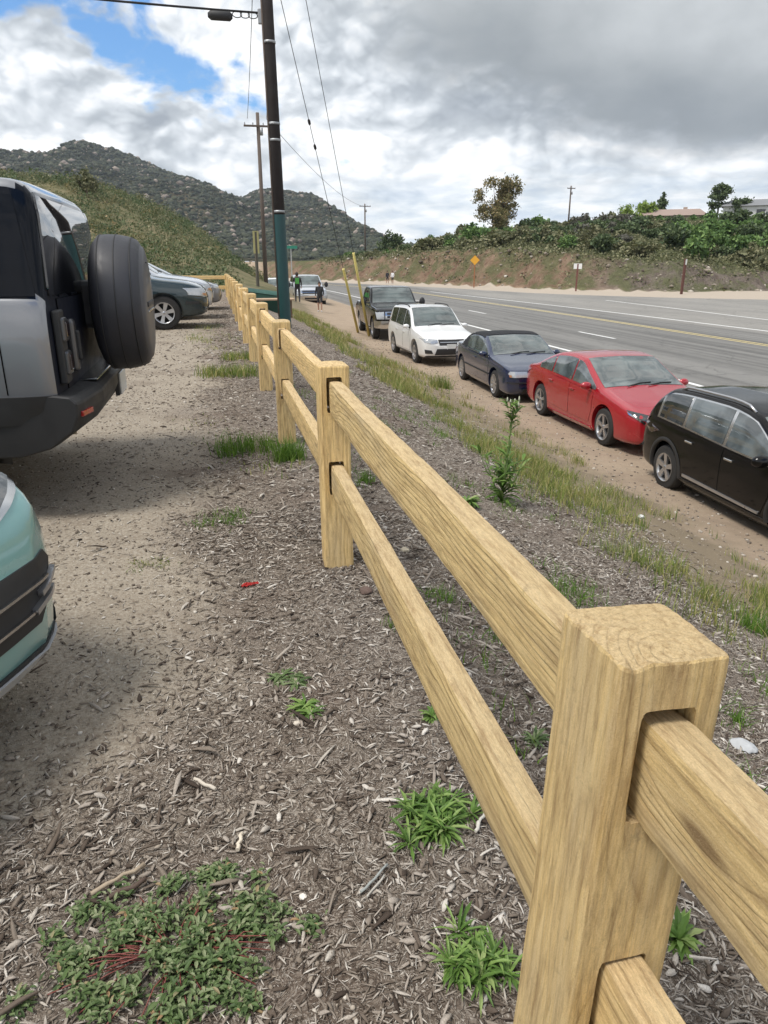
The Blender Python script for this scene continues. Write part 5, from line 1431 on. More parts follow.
clump(1.9, 3.45, .12, .16, 240, .005, 'loose patch of grass in front of the upper rail on the bank', m_fresh, .7)
clump(2.9, 4.6, .16, .14, 200, .005, 'light green tuft halfway down the bank', m_grass, .6)

# ---- leafy weeds
def ribbon_leaf(bm, base, az, ln, w, droop, curl=.0, seg=6, lobes=0, rise=.35, tw=0.0):
    """one pointed leaf as a folded strip"""
    ca, sa = math.cos(az), math.sin(az); L_, R_, C_ = [], [], []
    x = 0; z = 0; ang = rise
    for i in range(seg+1):
        f = i/seg; wd = w*math.sin(math.pi*min(1, .08+f*.92))**.8
        if lobes and i % 2: wd *= (1-lobes)
        px = Vector((ca*x, sa*x, z)) + base
        side = Vector((-sa, ca, 0))
        C_.append(bm.verts.new(px)); L_.append(bm.verts.new(px + side*wd*.5 + Vector((0, 0, wd*.22)))); R_.append(bm.verts.new(px - side*wd*.5 + Vector((0, 0, wd*.22))))
        x += math.cos(ang)*ln/seg; z += math.sin(ang)*ln/seg; ang -= droop/seg
    for i in range(seg):
        bm.faces.new((L_[i], C_[i], C_[i+1], L_[i+1])); bm.faces.new((C_[i], R_[i], R_[i+1], C_[i+1]))
m_weed = leaf_mat('weed_leaves', [(0, (.065, .13, .025)), (.5, (.12, .22, .045)), (.9, (.22, .33, .09)), (1, (.32, .38, .16))], .5)
m_grey = leaf_mat('grey_green_leaves', [(0, (.05, .085, .03)), (.40, (.095, .15, .05)), (.75, (.16, .21, .095)), (.95, (.25, .28, .16)), (1, (.32, .19, .10))], .6, .15)
m_stem = simple('red_stem', (.20, .055, .045), .6)
m_gstem = simple('green_stem', (.13, .19, .06), .6)
def rosette(x, y, rad, n, label, mat=None, name='rosette_weed', rise=(.2, 1.2), lobes=.35, wid=.2):
    bm = bmesh.new(); r = random.Random(int(x*1000+y*77))
    k = 1 if n < 100 else n//22
    for j in range(k):
        ox, oy = (0, 0) if k == 1 else (r.gauss(0, rad*.26), r.gauss(0, rad*.22))
        for i in range(n//k):
            ln = rad*(.85 if k == 1 else .6)*r.uniform(.5, 1.15)
            ribbon_leaf(bm, Vector((ox, oy, .002)), r.random()*6.283, ln, ln*wid*r.uniform(.7, 1.3), r.uniform(.6, 1.9), seg=6, lobes=lobes, rise=r.uniform(*rise))
    o = bm_obj(name, bm, mat or m_weed, smooth=False); o.location = (x, y, gzs(x, y))
    return tag(o, label, 'weed')
rosette(.47, 1.50, .145, 520, 'bushy green rosette weed left of the near lower rail', wid=.115, lobes=.45)
rosette(.44, 1.08, .130, 300, 'grey green rosette weed at the foot of the near post', m_weed, wid=.11)
rosette(.21, 2.10, .10, 110, 'low spreading weed in open mulch, right one of a pair', m_weed, rise=(.1, .7))
rosette(.15, 2.30, .11, 110, 'flat olive weed in open mulch, left one of a pair', m_grey, rise=(.05, .5))
rosette(.93, 1.06, .085, 60, 'bright green rosette behind the near post, between its rails', wid=.22)
rosette(.60, 1.95, .06, 50, 'small weed showing under the lower rail', m_weed)
rosette(.90, 1.80, .075, 60, 'dark small weed in the mulch behind the lower rail', m_grey)
rosette(1.10, .80, .07, 50, 'weed at the bottom right corner below the near upper rail', m_grey)
rosette(1.75, 4.95, .16, 90, 'green spreading weed left of the tall thistle like weed', m_weed)

# the wide mat of small lobed leaves at the bottom left
def mat_weed():
    bm = bmesh.new(); r = random.Random(11)
    for i in range(330):
        a = r.random()*6.283; d_ = .24*r.random()**.62
        cx, cy = math.cos(a)*d_*1.2 - .0, math.sin(a)*d_*.85
        if mnoise.noise(Vector((cx*22, cy*22, 1.5))) < -.12 + .25*(d_ > .16): continue
        for j in range(r.randint(5, 9)):
            az_ = r.random()*6.283; ln = r.uniform(.010, .028); zz = r.uniform(.002, .034)*(1.35 - d_/.24)
            for s_ in (-.9, -.45, 0, .45, .9): 
                ribbon_leaf(bm, Vector((cx + r.gauss(0, .012), cy + r.gauss(0, .012), zz)), az_ + s_, ln*(1-.35*abs(s_)), ln*.30, r.uniform(.4, 1.5), seg=3, rise=r.uniform(.1, .8))
    o = bm_obj('mat_weed', bm, m_grey)
    bm = bmesh.new()
    for i in range(60):
        a = r.random()*6.283; d0 = r.uniform(.0, .08); d1 = d0 + r.uniform(.05, .12); b_ = a + r.uniform(-.3, .3)
        add_tube(bm, [(math.cos(a)*d0*1.2, math.sin(a)*d0, .012), (math.cos(b_)*(d0+d1)/2*1.2, math.sin(b_)*(d0+d1)/2, .022), (math.cos(b_)*d1*1.2, math.sin(b_)*d1, .010)], .0013, 4)
    bm_obj('stems', bm, m_stem, o)
    o.scale = (1.12, 1.12, 1.15); o.location = (-.19, 1.235, gzs(-.19, 1.235)); tag(o, 'broad mat of small grey green lobed leaves with reddish stems', 'weed')
mat_weed()
# tall upright weed on the bank
def tall_weed(x, y, h, label):
    bm = bmesh.new(); r = random.Random(3)
    main = [Vector((0, 0, 0)), Vector((.01, .0, h*.3)), Vector((.035, .01, h*.6)), Vector((.05, .01, h*.85)), Vector((.055, .01, h))]
    add_tube(bm, main, [.009, .008, .006, .004, .002], 6)
    side = []
    for i in range(12):
        a = r.random()*6.283; z0 = r.uniform(.0, .2)*h; l_ = h*r.uniform(.2, .55)
        pts = [Vector((0, 0, z0)), Vector((math.cos(a)*l_*.35, math.sin(a)*l_*.35, z0+l_*.38)), Vector((math.cos(a)*l_*.55, math.sin(a)*l_*.55, z0+l_*.85))]
        add_tube(bm, pts, [.005, .004, .002], 5); side.append(pts)
    for i in range(5):
        a = r.random()*6.283; pts = [main[3], main[3] + Vector((math.cos(a)*.03, math.sin(a)*.03, .07)), main[3] + Vector((math.cos(a)*.05, math.sin(a)*.05, r.uniform(.12, .24)))]
        add_tube(bm, pts, [.003, .002, .002], 5); side.append(pts)
    o = bm_obj('tall_weed', bm, m_gstem)
    bm = bmesh.new()
    def at(pts, f):
        s = f*(len(pts)-1); i = min(int(s), len(pts)-2); return pts[i].lerp(pts[i+1], s-i)
    for k in range(85):
        f = r.random()**1.9; ln = .25*(1-f*.78)*r.uniform(.5, 1)
        ribbon_leaf(bm, at(main, f*.98), r.random()*6.283, ln, ln*.22, r.uniform(.3, 1.4), seg=5, rise=r.uniform(.3, 1.1), lobes=.25)
    for pts in side:
        for k in range(9):
            f = r.random(); ln = .12*r.uniform(.5, 1.1)
            ribbon_leaf(bm, at(pts, f), r.random()*6.283, ln, ln*.26, r.uniform(.3, 1.4), seg=4, rise=r.uniform(.3, 1.2), lobes=.2)
    bm_obj('leaves', bm, m_weed, o)
    bm = bmesh.new()
    for pts in side[-5:]:
        add_tube(bm, [pts[-1], pts[-1] + Vector((0, 0, .02)), pts[-1] + Vector((0, 0, .045))], [.004, .008, .003], 6)
    bm_obj('seed_heads', bm, simple('seed_head', (.42, .43, .32), .8), o)
    o.location = (x, y, gzs(x, y)); tag(o, label, 'weed')
tall_weed(2.25, 5.45, .80, 'tall upright leafy weed standing alone on the mulch bank')

# ---- litter, stones and sticks
def blob_rock(name, x, y, s, col, label, cat='stone', squash=.6):
    bm = bmesh.new(); bmesh.ops.create_icosphere(bm, subdivisions=3, radius=s)
    for v in bm.verts:
        n = mnoise.noise(v.co*(1.6/s) + Vector((x*9, y*7, 0))); v.co *= 1 + .32*n; v.co.z *= squash
    o = bm_obj(name, bm, simple(name + '_surface', col, .9, var=.3, scale=30, bump=.5), smooth=True)
    o.location = (x, y, gzs(x, y) + s*squash*.45); return tag(o, label, cat)
blob_rock('stone', .58, 2.97, .030, (.12, .08, .065), 'dark reddish clod of earth by the lower rail')
blob_rock('stone', .92, 3.58, .026, (.50, .44, .33), 'pale yellow stone between the rails near second post')
blob_rock('stone', 1.84, 1.95, .05, (.42, .43, .44), 'light grey stone in the mulch behind the near post', squash=.3)
blob_rock('stone', 4.35, 6.6, .035, (.62, .62, .60), 'small white stone low in the verge beside the black car')
blob_rock('stone', .10, 1.33, .009, (.70, .66, .60), 'tiny white pebble right of the leafy mat')
blob_rock('stone', .16, 2.02, .012, (.58, .52, .44), 'tiny pale pebble beside the pair of low weeds')
bm = bmesh.new(); r_ = random.Random(2); rows = []
for i in range(9):
    row = []
    for j in range(6):
        a = i/8; wd = .018*(.5+.5*math.sin(math.pi*min(1, a*1.2+.1)))
        row.append(bm.verts.new((-.042 + .084*a, (j/5-.5)*2*wd + .006*math.sin(a*5), .010 + .010*mnoise.noise(Vector((i*.6, j*.7, 3))) + .004*((i+j) % 2))))
    rows.append(row)
for a, b_ in zip(rows[:-1], rows[1:]):
    for j in range(5): bm.faces.new((a[j], a[j+1], b_[j+1], b_[j]))
bmesh.ops.solidify(bm, geom=bm.faces[:], thickness=.0012)
o = bm_obj('paper_scrap', bm, simple('red_paper', (.62, .045, .040), .55, var=.2, scale=60)); o.location = (.06, 3.16, gzs(.06, 3.16)); o.rotation_euler = (0, 0, .35)
tag(o, 'crumpled bright red scrap of paper on the mulch', 'litter')
def stick(name, p0, p1, rad, col, label, wob=.004, cat='stick'):
    bm = bmesh.new(); r = random.Random(int(p0[0]*999)); P0, P1 = Vector((*p0, 0)), Vector((*p1, 0)); pts = []
    for i in range(7):
        f = i/6; q = P0.lerp(P1, f); pts.append(Vector((q.x + r.gauss(0, wob), q.y + r.gauss(0, wob), gzs(q.x, q.y) + rad*1.6 + .006)))
    c = pts[0].copy(); add_tube(bm, [p - c for p in pts], [rad*(.8+.3*r.random()) for _ in pts], 7)
    o = bm_obj(name, bm, simple(name + '_bark', col, .75, var=.3, scale=40)); o.location = c; tag(o, label, cat)
stick('stick', (.235, 1.30), (.315, 1.365), .0036, (.30, .32, .31), 'straight grey stick lying on the mulch near the bottom', .0006)
stick('stick', (.245, 1.285), (.30, 1.335), .003, (.42, .40, .36), 'shorter pale splinter beside the straight grey stick', .001)
stick('stick', (-.40, 1.44), (-.28, 1.50), .006, (.36, .29, .21), 'curved tan bark strip above the leafy mat', .005)
stick('stick', (-.36, 1.41), (-.27, 1.46), .007, (.09, .06, .045), 'dark bark piece above the leafy mat', .004)
stick('stick', (.56, 1.42), (.63, 1.50), .005, (.55, .52, .46), 'white weathered splinter by the bushy rosette', .002)
stick('stick', (-.16, 1.80), (-.10, 1.74), .006, (.52, .47, .40), 'whitish wood splinter on the mulch at left', .002)
stick('stick', (-.05, 1.50), (-.035, 1.56), .006, (.62, .55, .45), 'pale curved wood chip in the open mulch', .003)
# ------------------------------------------------------------------ poles and wires
m_pole = simple('creosote_wood', (.022, .017, .016), .9, var=.35, scale=5, bump=.5)
m_pole2 = simple('weathered_pole', (.11, .085, .07), .9, var=.3, scale=5, bump=.4)
m_metal = simple('galvanised', (.34, .35, .36), .5, .6, var=.15)
m_green = simple('green_guard', (.008, .050, .052), .45, var=.15, scale=3)
m_wire = simple('cable_black', (.012, .012, .012), .6)
bp = (1.95, 22.0); bz = gzs(*bp)
pole = empty('utility_pole', (bp[0], bp[1], bz)); pole.rotation_euler = (0, R(-.75), 0); tag(pole, 'tall dark utility pole with a green lower sleeve beside the fence', 'utility pole')
bm = bmesh.new(); H_ = 13.0 - bz
add_tube(bm, [(0, 0, -.4), (0, 0, H_*.5), (0, 0, H_)], [.165, .150, .128], 20); bm_obj('shaft', bm, m_pole, pole)
bm = bmesh.new(); add_tube(bm, [(0, 0, -.2), (0, 0, 3.05)], [.176, .166], 20, caps=False); bm_obj('green_sleeve', bm, m_green, pole)
bm = bmesh.new(); add_tube(bm, [(-.17, -.05, 0), (-.155, -.05, 6), (-.14, -.04, H_-1)], .028, 8); bm_obj('conduit', bm, m_pole2, pole)
for zz in (3.1, 4.9, 5.3, 7.2):
    bm = bmesh.new(); add_tube(bm, [(0, 0, zz), (0, 0, zz+.06)], .164, 16); bm_obj('pole_band', bm, m_metal, pole)
bm = bmesh.new(); add_box(bm, (-.20, 0, 7.42-bz), (.12, .10, .34), .02); bm_obj('cable_bracket', bm, m_metal, pole)
bm = bmesh.new(); add_tube(bm, [(-.7, 0, H_-.9), (1.0, 0, H_-.9)], .06, 6); bm_obj('crossarm', bm, m_pole, pole)
def wire(name, pts, rad, label, cat='wire', sag=0.0, n=24, beads=()):
    bm = bmesh.new(); P0, P1 = Vector(pts[0]), Vector(pts[-1]); ps = []
    for i in range(n+1):
        f = i/n; q = P0.lerp(P1, f); q.z -= sag*4*f*(1-f); ps.append(q - P0)
    add_tube(bm, ps, rad, 5); o = bm_obj(name, bm, m_wire); o.location = P0; tag(o, label, cat)
    for f in beads:
        q = P0.lerp(P1, f); q.z -= sag*4*f*(1-f); dr = (P1-P0).normalized(); bm = bmesh.new()
        add_tube(bm, [q - P0 - dr*.10, q - P0 - dr*.05, q-P0+dr*.05, q-P0+dr*.10], [.02, .045, .045, .02], 8); bm_obj('strain_insulator', bm, m_pole, o)
    return o
# telecom cable running out of the picture to the left, with its splice case
cb = wire('overhead_cable', [(1.70, 22.0, 7.50), (-26, 20.5, 9.3)], .028, 'thick overhead cable leaving the tall pole towards the left', 'cable', sag=.55)
bm = bmesh.new(); add_tube(bm, [(0, 0, 0), (.08, 0, 0), (.55, 0, .0), (.62, 0, 0)], [.05, .11, .11, .05], 14)
add_tube(bm, [(.1, 0, .05), (.12, 0, .12)], .015, 6); add_tube(bm, [(.5, 0, .05), (.52, 0, .12)], .015, 6)
sc = bm_obj('splice_case', bm, M['plastic']); sc.location = (.32, 21.95, 7.36); tag(sc, 'black splice case hanging from the overhead cable', 'splice case')
bm = bmesh.new()
for k in range(3):
    cx = 1.10 + .2*k; add_tube(bm, [(cx - 1.1 + .12*math.cos(a), 0, .07*math.sin(a)) for a in np.linspace(0, 6.283, 14)], .012, 5, caps=False)
lp = bm_obj('cable_loops', bm, m_wire); lp.location = (1.06, 21.97, 7.42); tag(lp, 'coiled black cable loops beside the tall pole', 'cable')
# guy wires down to the shoulder
def guy(p0, p1, label, beads):
    w_ = wire('guy_wire', [p0, p1], .010, label, 'guy wire', beads=beads)
    dr = (Vector(p1)-Vector(p0)).normalized(); L_ = (Vector(p1)-Vector(p0)).length
    bm = bmesh.new(); a = Vector(p1)-Vector(p0) - dr*4.1; b_ = Vector(p1)-Vector(p0) - dr*.05
    add_tube(bm, [a, (a+b_)/2, b_], [.048, .055, .058], 10); bm_obj('guard_sleeve', bm, simple('yellow_guard', (.62, .52, .17), .6, var=.12), w_)
guy((2.02, 22.0, 8.6), (6.12, 32.6, gzs(6.12, 32.6)), 'guy wire with yellow guard, left of the pair by the pickup', (.30, .36))
guy((2.02, 22.05, 12.3), (6.30, 31.0, gzs(6.3, 31.0)), 'guy wire with yellow guard, right of the pair by the pickup', ())
wire('power_line', [(2.1, 22.0, 12.0), (4.6, 60, 11.3)], .016, 'right hand power line joining the tall pole and the farther pole', sag=.5)
wire('power_line', [(1.85, 22.0, 12.0), (3.2, 60, 11.3)], .016, 'left hand power line joining the tall pole and the farther pole', sag=.5)
def dist_pole(x, y, top, arm, z0, label, rz=0.0, arm_z=.45, arms=1):
    p = empty('utility_pole', (x, y, z0), rz); tag(p, label, 'utility pole')
    bm = bmesh.new(); h = top - z0; add_tube(bm, [(0, 0, -.5), (0, 0, h)], [.17, .12], 12); bm_obj('shaft', bm, m_pole2, p)
    for k in range(arms):
        bm = bmesh.new(); add_box(bm, (0, -.14, h-arm_z-k*1.0), (arm, .11, .13), .01)
        ca = bm_obj('crossarm', bm, m_pole2, p)
        for q in (-.46, -.18, .18, .46):
            bm = bmesh.new(); add_tube(bm, [(q*arm, -.14, h-arm_z-k+.06), (q*arm, -.14, h-arm_z-k+.16), (q*arm, -.14, h-arm_z-k+.24)], [.02, .055, .03], 8); bm_obj('insulator', bm, M['lamp'], ca)
    bm = bmesh.new(); add_tube(bm, [(.22, -.1, h-1.5), (.22, -.1, h-1.0)], .12, 10); bm_obj('fuse_box', bm, m_metal, p)
    return p
z60 = gzs(4.0, 60)
dist_pole(3.95, 60, 11.7, 2.1, min(z60, -.6), 'wooden power pole with one crossarm, second along the road', arm_z=.9)
dist_pole(29.2, 147, 11.8, 2.2, gzs(29.2, 147), 'far small power pole with crossarm above the curve of the road')
dist_pole(65.8, 134.8, 14.6, 1.6, gzs(65.8, 134.8), 'thin power pole on the brushy hill across the road', arms=1)
wire('power_line', [(4.6, 60, 11.3), (29.2, 147, 11.3)], .02, 'power line from the second pole towards the far small pole', sag=1.2)

# ------------------------------------------------------------------ signs
def sign_post(x, y, z0, h, label, cat, board=None, rz=0, post_col=(.20, .10, .06), pr=.045, colr=(.62, .38, .05), back=False):
    s = empty('road_sign', (x, y, z0), rz); tag(s, label, cat)
    bm = bmesh.new(); add_box(bm, (0, 0, h/2-.2), (pr*2, pr*2, h+.4), .01); bm_obj('sign_post', bm, simple('sign_post_wood', post_col, .85), s)
    if board:
        w_, hh, diamond = board; bm = bmesh.new()
        add_box(bm, (0, -.07, h - hh*.5 + .05), (w_, .012, hh), .02, rot=Matrix.Rotation(math.pi/4 if diamond else 0, 3, 'Y'), seg=3)
        bm_obj('sign_board', bm, simple('sign_face', colr, .5, var=.06), s)
    return s
sign_post(30.7, 87.0, gzs(30.7, 87.0)-.1, 3.6, 'yellow diamond warning sign on a wooden post before the red bank', 'road sign', (.8, .8, True), rz=-.32, colr=(.72, .36, .03), post_col=(.30, .13, .06), pr=.07)
sign_post(37.6, 74, RZ, 2.75, 'small white sign on a dark wooden post before the grey bank', 'road sign', (.85, .55, False), rz=-.45, colr=(.74, .74, .72), post_col=(.16, .06, .05), pr=.08)
sign_post(44.2, 65, RZ, 3.25, 'bare dark red marker post beside the right end of the bank', 'post', None, post_col=(.11, .045, .035), pr=.10)
bm = bmesh.new(); add_box(bm, (44.2, 64.85, RZ+2.95), (.16, .02, .5), .01); o = bm_obj('reflector_strip', bm, M['plate']); o.location = (0, 0, 0)
for s_ in bpy.data.objects:
    if s_.get('label', '').startswith('bare dark red'): o.parent = s_; o.matrix_parent_inverse = Matrix.Translation((-44.2, -65, -RZ))
zs_ = gzs(2.7, 50)
sign_post(2.75, 50, zs_-.1, 3.3 - zs_, 'tall narrow yellowish sign seen edge on, left of the second pole', 'road sign', (.42, 1.35, False), rz=.5, colr=(.44, .40, .17), post_col=(.10, .09, .07), pr=.08)
sg = sign_post(6.0, 60, gzs(6.0, 60), 3.5, 'small green street name sign just right of the tall pole', 'street sign', (1.0, .22, False), rz=.1, colr=(.03, .26, .17), post_col=(.42, .42, .40), pr=.04)

# green box with sloping lid and a low tan table by the fence
bx = empty('storage_box', (1.55, 30.5, gzs(1.55, 30.5))); tag(bx, 'dark green box with a sloping lid behind the far fence posts', 'box')
bm = bmesh.new(); vs = [bm.verts.new(p) for p in [(-.9, -.45, -.1), (.9, -.45, -.3), (.9, .45, -.3), (-.9, .45, -.1), (-.9, -.45, .62), (.9, -.45, .34), (.9, .45, .48), (-.9, .45, .72)]]
for q in ((0, 1, 2, 3), (4, 7, 6, 5), (0, 4, 5, 1), (1, 5, 6, 2), (2, 6, 7, 3), (3, 7, 4, 0)): bm.faces.new([vs[i] for i in q])
bmesh.ops.bevel(bm, geom=bm.edges[:], offset=.02, segments=2, affect='EDGES'); bm_obj('box_body', bm, simple('green_plastic', (.02, .10, .075), .5), bx)
bm = bmesh.new(); vs = [bm.verts.new(p) for p in [(-.95, -.5, .64), (.95, -.5, .36), (.95, .5, .50), (-.95, .5, .74)]]; bm.faces.new(vs)
bmesh.ops.solidify(bm, geom=bm.faces[:], thickness=-.04); bm_obj('lid', bm, simple('green_lid', (.025, .13, .095), .45), bx)
tb = empty('low_table', (2.25, 29.6, gzs(2.25, 29.6))); tag(tb, 'low table with a flat tan top beside the tall pole', 'table')
bm = bmesh.new(); add_box(bm, (0, 0, .50), (1.5, .8, .06), .01); bm_obj('tabletop', bm, simple('tan_board', (.42, .30, .20), .8), tb)
for sx in (-.6, .6):
    for sy in (-.3, .3):
        bm = bmesh.new(); add_box(bm, (sx, sy, .15), (.07, .07, .68), .005); bm_obj('leg', bm, simple('table_leg', (.12, .08, .05), .8), tb)

# ------------------------------------------------------------------ people
def person(x, y, z, face, label, h=1.72, shirt=(.02, .02, .022), pants=(.03, .03, .035), shorts=True, hair=(.03, .02, .015), arm=.25, stride=.10, emblem=None, sleeves=True, group=None):
    s = h/1.75
    J = {'pel': (0, 0, .95), 'wai': (0, 0, 1.10), 'che': (0, -.01, 1.34), 'nek': (0, 0, 1.50), 'hed': (.02, 0, 1.58), 'top': (.02, 0, 1.72)}
    for q, sg in (('l', 1), ('r', -1)):
        J['hip'+q] = (0, .095*sg, .90); J['kne'+q] = (.03 + stride*sg*.5, .11*sg, .50); J['ank'+q] = (stride*sg*.9 - .02, .11*sg, .09); J['toe'+q] = (stride*sg*.9 + .16, .13*sg, .035)
        J['sho'+q] = (0, .19*sg, 1.43); J['elb'+q] = (.02 + arm*.15*sg, .25*sg, 1.14); J['wri'+q] = (.10 + arm*.4*(sg > 0), .24*sg, .92 + .25*arm*(sg > 0)); J['han'+q] = (.13 + arm*.45*(sg > 0), .235*sg, .83 + .30*arm*(sg > 0))
    rad = {'pel': .15, 'wai': .135, 'che': .155, 'nek': .058, 'hed': .092, 'top': .075, 'hip': .095, 'kne': .062, 'ank': .042, 'toe': .035, 'sho': .062, 'elb': .043, 'wri': .030, 'han': .035}
    keys = list(J); idx = {k: i for i, k in enumerate(keys)}
    E = [('pel', 'wai'), ('wai', 'che'), ('che', 'nek'), ('nek', 'hed'), ('hed', 'top')]
    for q in 'lr': E += [('pel', 'hip'+q), ('hip'+q, 'kne'+q), ('kne'+q, 'ank'+q), ('ank'+q, 'toe'+q), ('che', 'sho'+q), ('sho'+q, 'elb'+q), ('elb'+q, 'wri'+q), ('wri'+q, 'han'+q)]
    me = bpy.data.meshes.new('sk'); me.from_pydata([tuple(c*s for c in J[k]) for k in keys], [(idx[a], idx[b_]) for a, b_ in E], [])
    o = bpy.data.objects.new('sk', me); COL.objects.link(o)
    md = o.modifiers.new('s', 'SKIN'); sb = o.modifiers.new('u', 'SUBSURF'); sb.levels = 1
    for k in keys:
        r = rad[k if k in rad else k[:-1]]*s; me.skin_vertices[0].data[idx[k]].radius = (r, r*(1.18 if k in ('che', 'wai', 'pel') else 1))
    me.skin_vertices[0].data[0].use_root = True
    bpy.context.view_layer.update(); dg = bpy.context.evaluated_depsgraph_get(); ev = bpy.data.meshes.new_from_object(o.evaluated_get(dg)); bpy.data.objects.remove(o)
    skin = simple('skin', (.40, .24, .17), .6); ms = [skin, simple('shirt_cloth', shirt, .9), simple('trouser_cloth', pants, .9), simple('shoe', (.45, .45, .45), .8)]
    ev.materials.clear()
    for m in ms: ev.materials.append(m)
    for p in ev.polygons:
        c = p.center/s; p.use_smooth = True
        if c.z > 1.50: mi = 0
        elif abs(c.y) > .205 and c.z < (.95 if sleeves else 1.2): mi = 0
        elif c.z > .93 or (abs(c.y) > .2 and c.z > .86): mi = 1
        elif c.z < .10: mi = 3
        elif shorts and c.z < .55: mi = 0
        else: mi = 2
        p.material_index = mi
    ev.name = 'person'; o = link(bpy.data.objects.new('person', ev)); o.location = (x, y, z); o.rotation_euler = (0, 0, face); tag(o, label, 'person', group)
    bm = bmesh.new(); bmesh.ops.create_uvsphere(bm, u_segments=14, v_segments=10, radius=.108*s, matrix=Matrix.Translation((.0, 0, 1.665*s)) @ Matrix.Diagonal((1.05, .92, 1.12, 1)))
    for v in list(bm.verts):
        if v.co.x > .055*s and v.co.z < 1.70*s: bm.verts.remove(v)
    bm_obj('hair', bm, simple('hair', hair, .8), o, True)
    for q in (-1, 1):
        bm = bmesh.new(); bmesh.ops.create_uvsphere(bm, u_segments=8, v_segments=6, radius=.012*s, matrix=Matrix.Translation((.108*s, q*.034*s, 1.655*s))); bm_obj('eye', bm, M['plastic'], o)
    if emblem:
        bm = bmesh.new(); add_box(bm, (-.185*s, 0, 1.28*s), (.03, .24, .34), .012); bm_obj('emblem', bm, simple('emblem_green', emblem, .8), o)
    return o
person(5.85, 43.0, gzs(5.85, 43.0), -1.9, 'person in dark top and shorts standing on the shoulder', 1.66)
person(4.95, 46.5, gzs(4.95, 46.5), 1.5, 'person in black hooded top with a green patch, beside the tall pole', 1.78, pants=(.04, .04, .045), shorts=False, emblem=(.07, .30, .06))
person(24.2, 102.5, RZ, -2.2, 'distant person in a white shirt across the road', 1.72, shirt=(.70, .70, .72), group=None)
person(23.4, 102.2, RZ, -1.2, 'distant person in dark clothes next to the white shirted one', 1.75, shirt=(.04, .04, .05))
# ------------------------------------------------------------------ foliage
def foliage_mat(name, stops):
    return leaf_mat(name, stops, .7, .12)
F_ = {'dark': foliage_mat('dark_foliage', [(0, (0.033, 0.052, 0.026)), (.5, (0.070, 0.105, 0.045)), (1, (0.151, 0.191, 0.088))]),
      'olive': foliage_mat('olive_foliage', [(0, (0.077, 0.088, 0.044)), (.5, (0.155, 0.159, 0.083)), (1, (0.290, 0.271, 0.158))]),
      'purple': foliage_mat('grey_twigs', [(0, (.070, .066, .052)), (.5, (.125, .118, .098)), (1, (.20, .19, .16))]),
      'green': foliage_mat('green_foliage', [(0, (0.048, 0.095, 0.030)), (.5, (0.103, 0.182, 0.052)), (1, (0.207, 0.310, 0.098))]),
      'lime': foliage_mat('lime_foliage', [(0, (0.111, 0.176, 0.033)), (.5, (0.208, 0.299, 0.058)), (1, (0.338, 0.429, 0.111))]),
      'rust': foliage_mat('rusty_foliage', [(0, (0.088, 0.088, 0.035)), (.4, (0.184, 0.168, 0.072)), (.8, (0.288, 0.224, 0.104)), (1, (0.384, 0.272, 0.144))])}
m_trunk = simple('trunk_bark', (.13, .10, .075), .9, var=.3, bump=.4)
def leaves_in(blobs, n, size, shell=.55, clumps=9, rg=rng):
    """blobs [(cx,cy,cz,rx,ry,rz)] -> quads spread in clumps through the crown"""
    vol = np.array([b[3]*b[4]*b[5] for b in blobs]); pick = rg.choice(len(blobs), n, p=vol/vol.sum()); B = np.array(blobs)[pick]
    # clump centres per blob
    ck = []
    for b_ in blobs:
        d_ = rg.normal(size=(clumps, 3)); d_ /= np.linalg.norm(d_, axis=1)[:, None]
        ck.append(d_*(shell + (1-shell)*rg.random((clumps, 1)))*np.array([1, 1, 1]))
    ck = np.array(ck); cc = ck[pick, rg.integers(0, clumps, n)]
    off = rg.normal(size=(n, 3))*.24
    P_ = B[:, :3] + (cc + off)*B[:, 3:]
    s = size*rg.uniform(.5, 1.3, n)
    a = rg.normal(size=(n, 3)); a /= np.linalg.norm(a, axis=1)[:, None]; b2 = np.cross(a, rg.normal(size=(n, 3))); b2 /= np.linalg.norm(b2, axis=1)[:, None]
    V = np.stack([P_ + a*s[:, None], P_ + b2*s[:, None]*.6, P_ - a*s[:, None], P_ - b2*s[:, None]*.6], 1).reshape(-1, 3)
    return V, np.arange(n*4).reshape(n, 4)
def shrub_mesh(seed, kind, n=1100, size=.13):
    g = np.random.default_rng(seed); bl = []
    for k in range(7):
        a = g.random()*6.283; d_ = g.uniform(0, .62); bl.append((math.cos(a)*d_, math.sin(a)*d_, g.uniform(.35, .85), g.uniform(.35, .6), g.uniform(.35, .6), g.uniform(.28, .5)))
    V, F = leaves_in(bl, n, size, .6, 12, g); V[:, 2] = np.maximum(V[:, 2], -.1)
    o = arr_mesh('s', V, F, F_[kind]); me = o.data; bpy.data.objects.remove(o); me.name = 'shrub'; return me
SM = {k: [shrub_mesh(100+i*7+j, k) for j in range(3)] for i, k in enumerate(('dark', 'olive', 'purple', 'green'))}
LB = {'dark': 'dark green shrub on the brushy hillside across the road', 'olive': 'olive brown shrub on the brushy hillside across the road',
      'purple': 'grey purple leafless shrub on the hillside across the road', 'green': 'fresh green shrub on the hillside across the road'}
rs = random.Random(21)
def az_kind(a, d_):
    if a > 33.5: return rs.choice(['green', 'green', 'green', 'dark', 'olive'])
    if a > 27 and d_ < 26: return rs.choice(['purple', 'dark', 'olive', 'dark', 'olive'])
    if a > 22: return rs.choice(['dark', 'dark', 'olive', 'green', 'purple'])
    return rs.choice(['olive', 'dark', 'green', 'olive'])
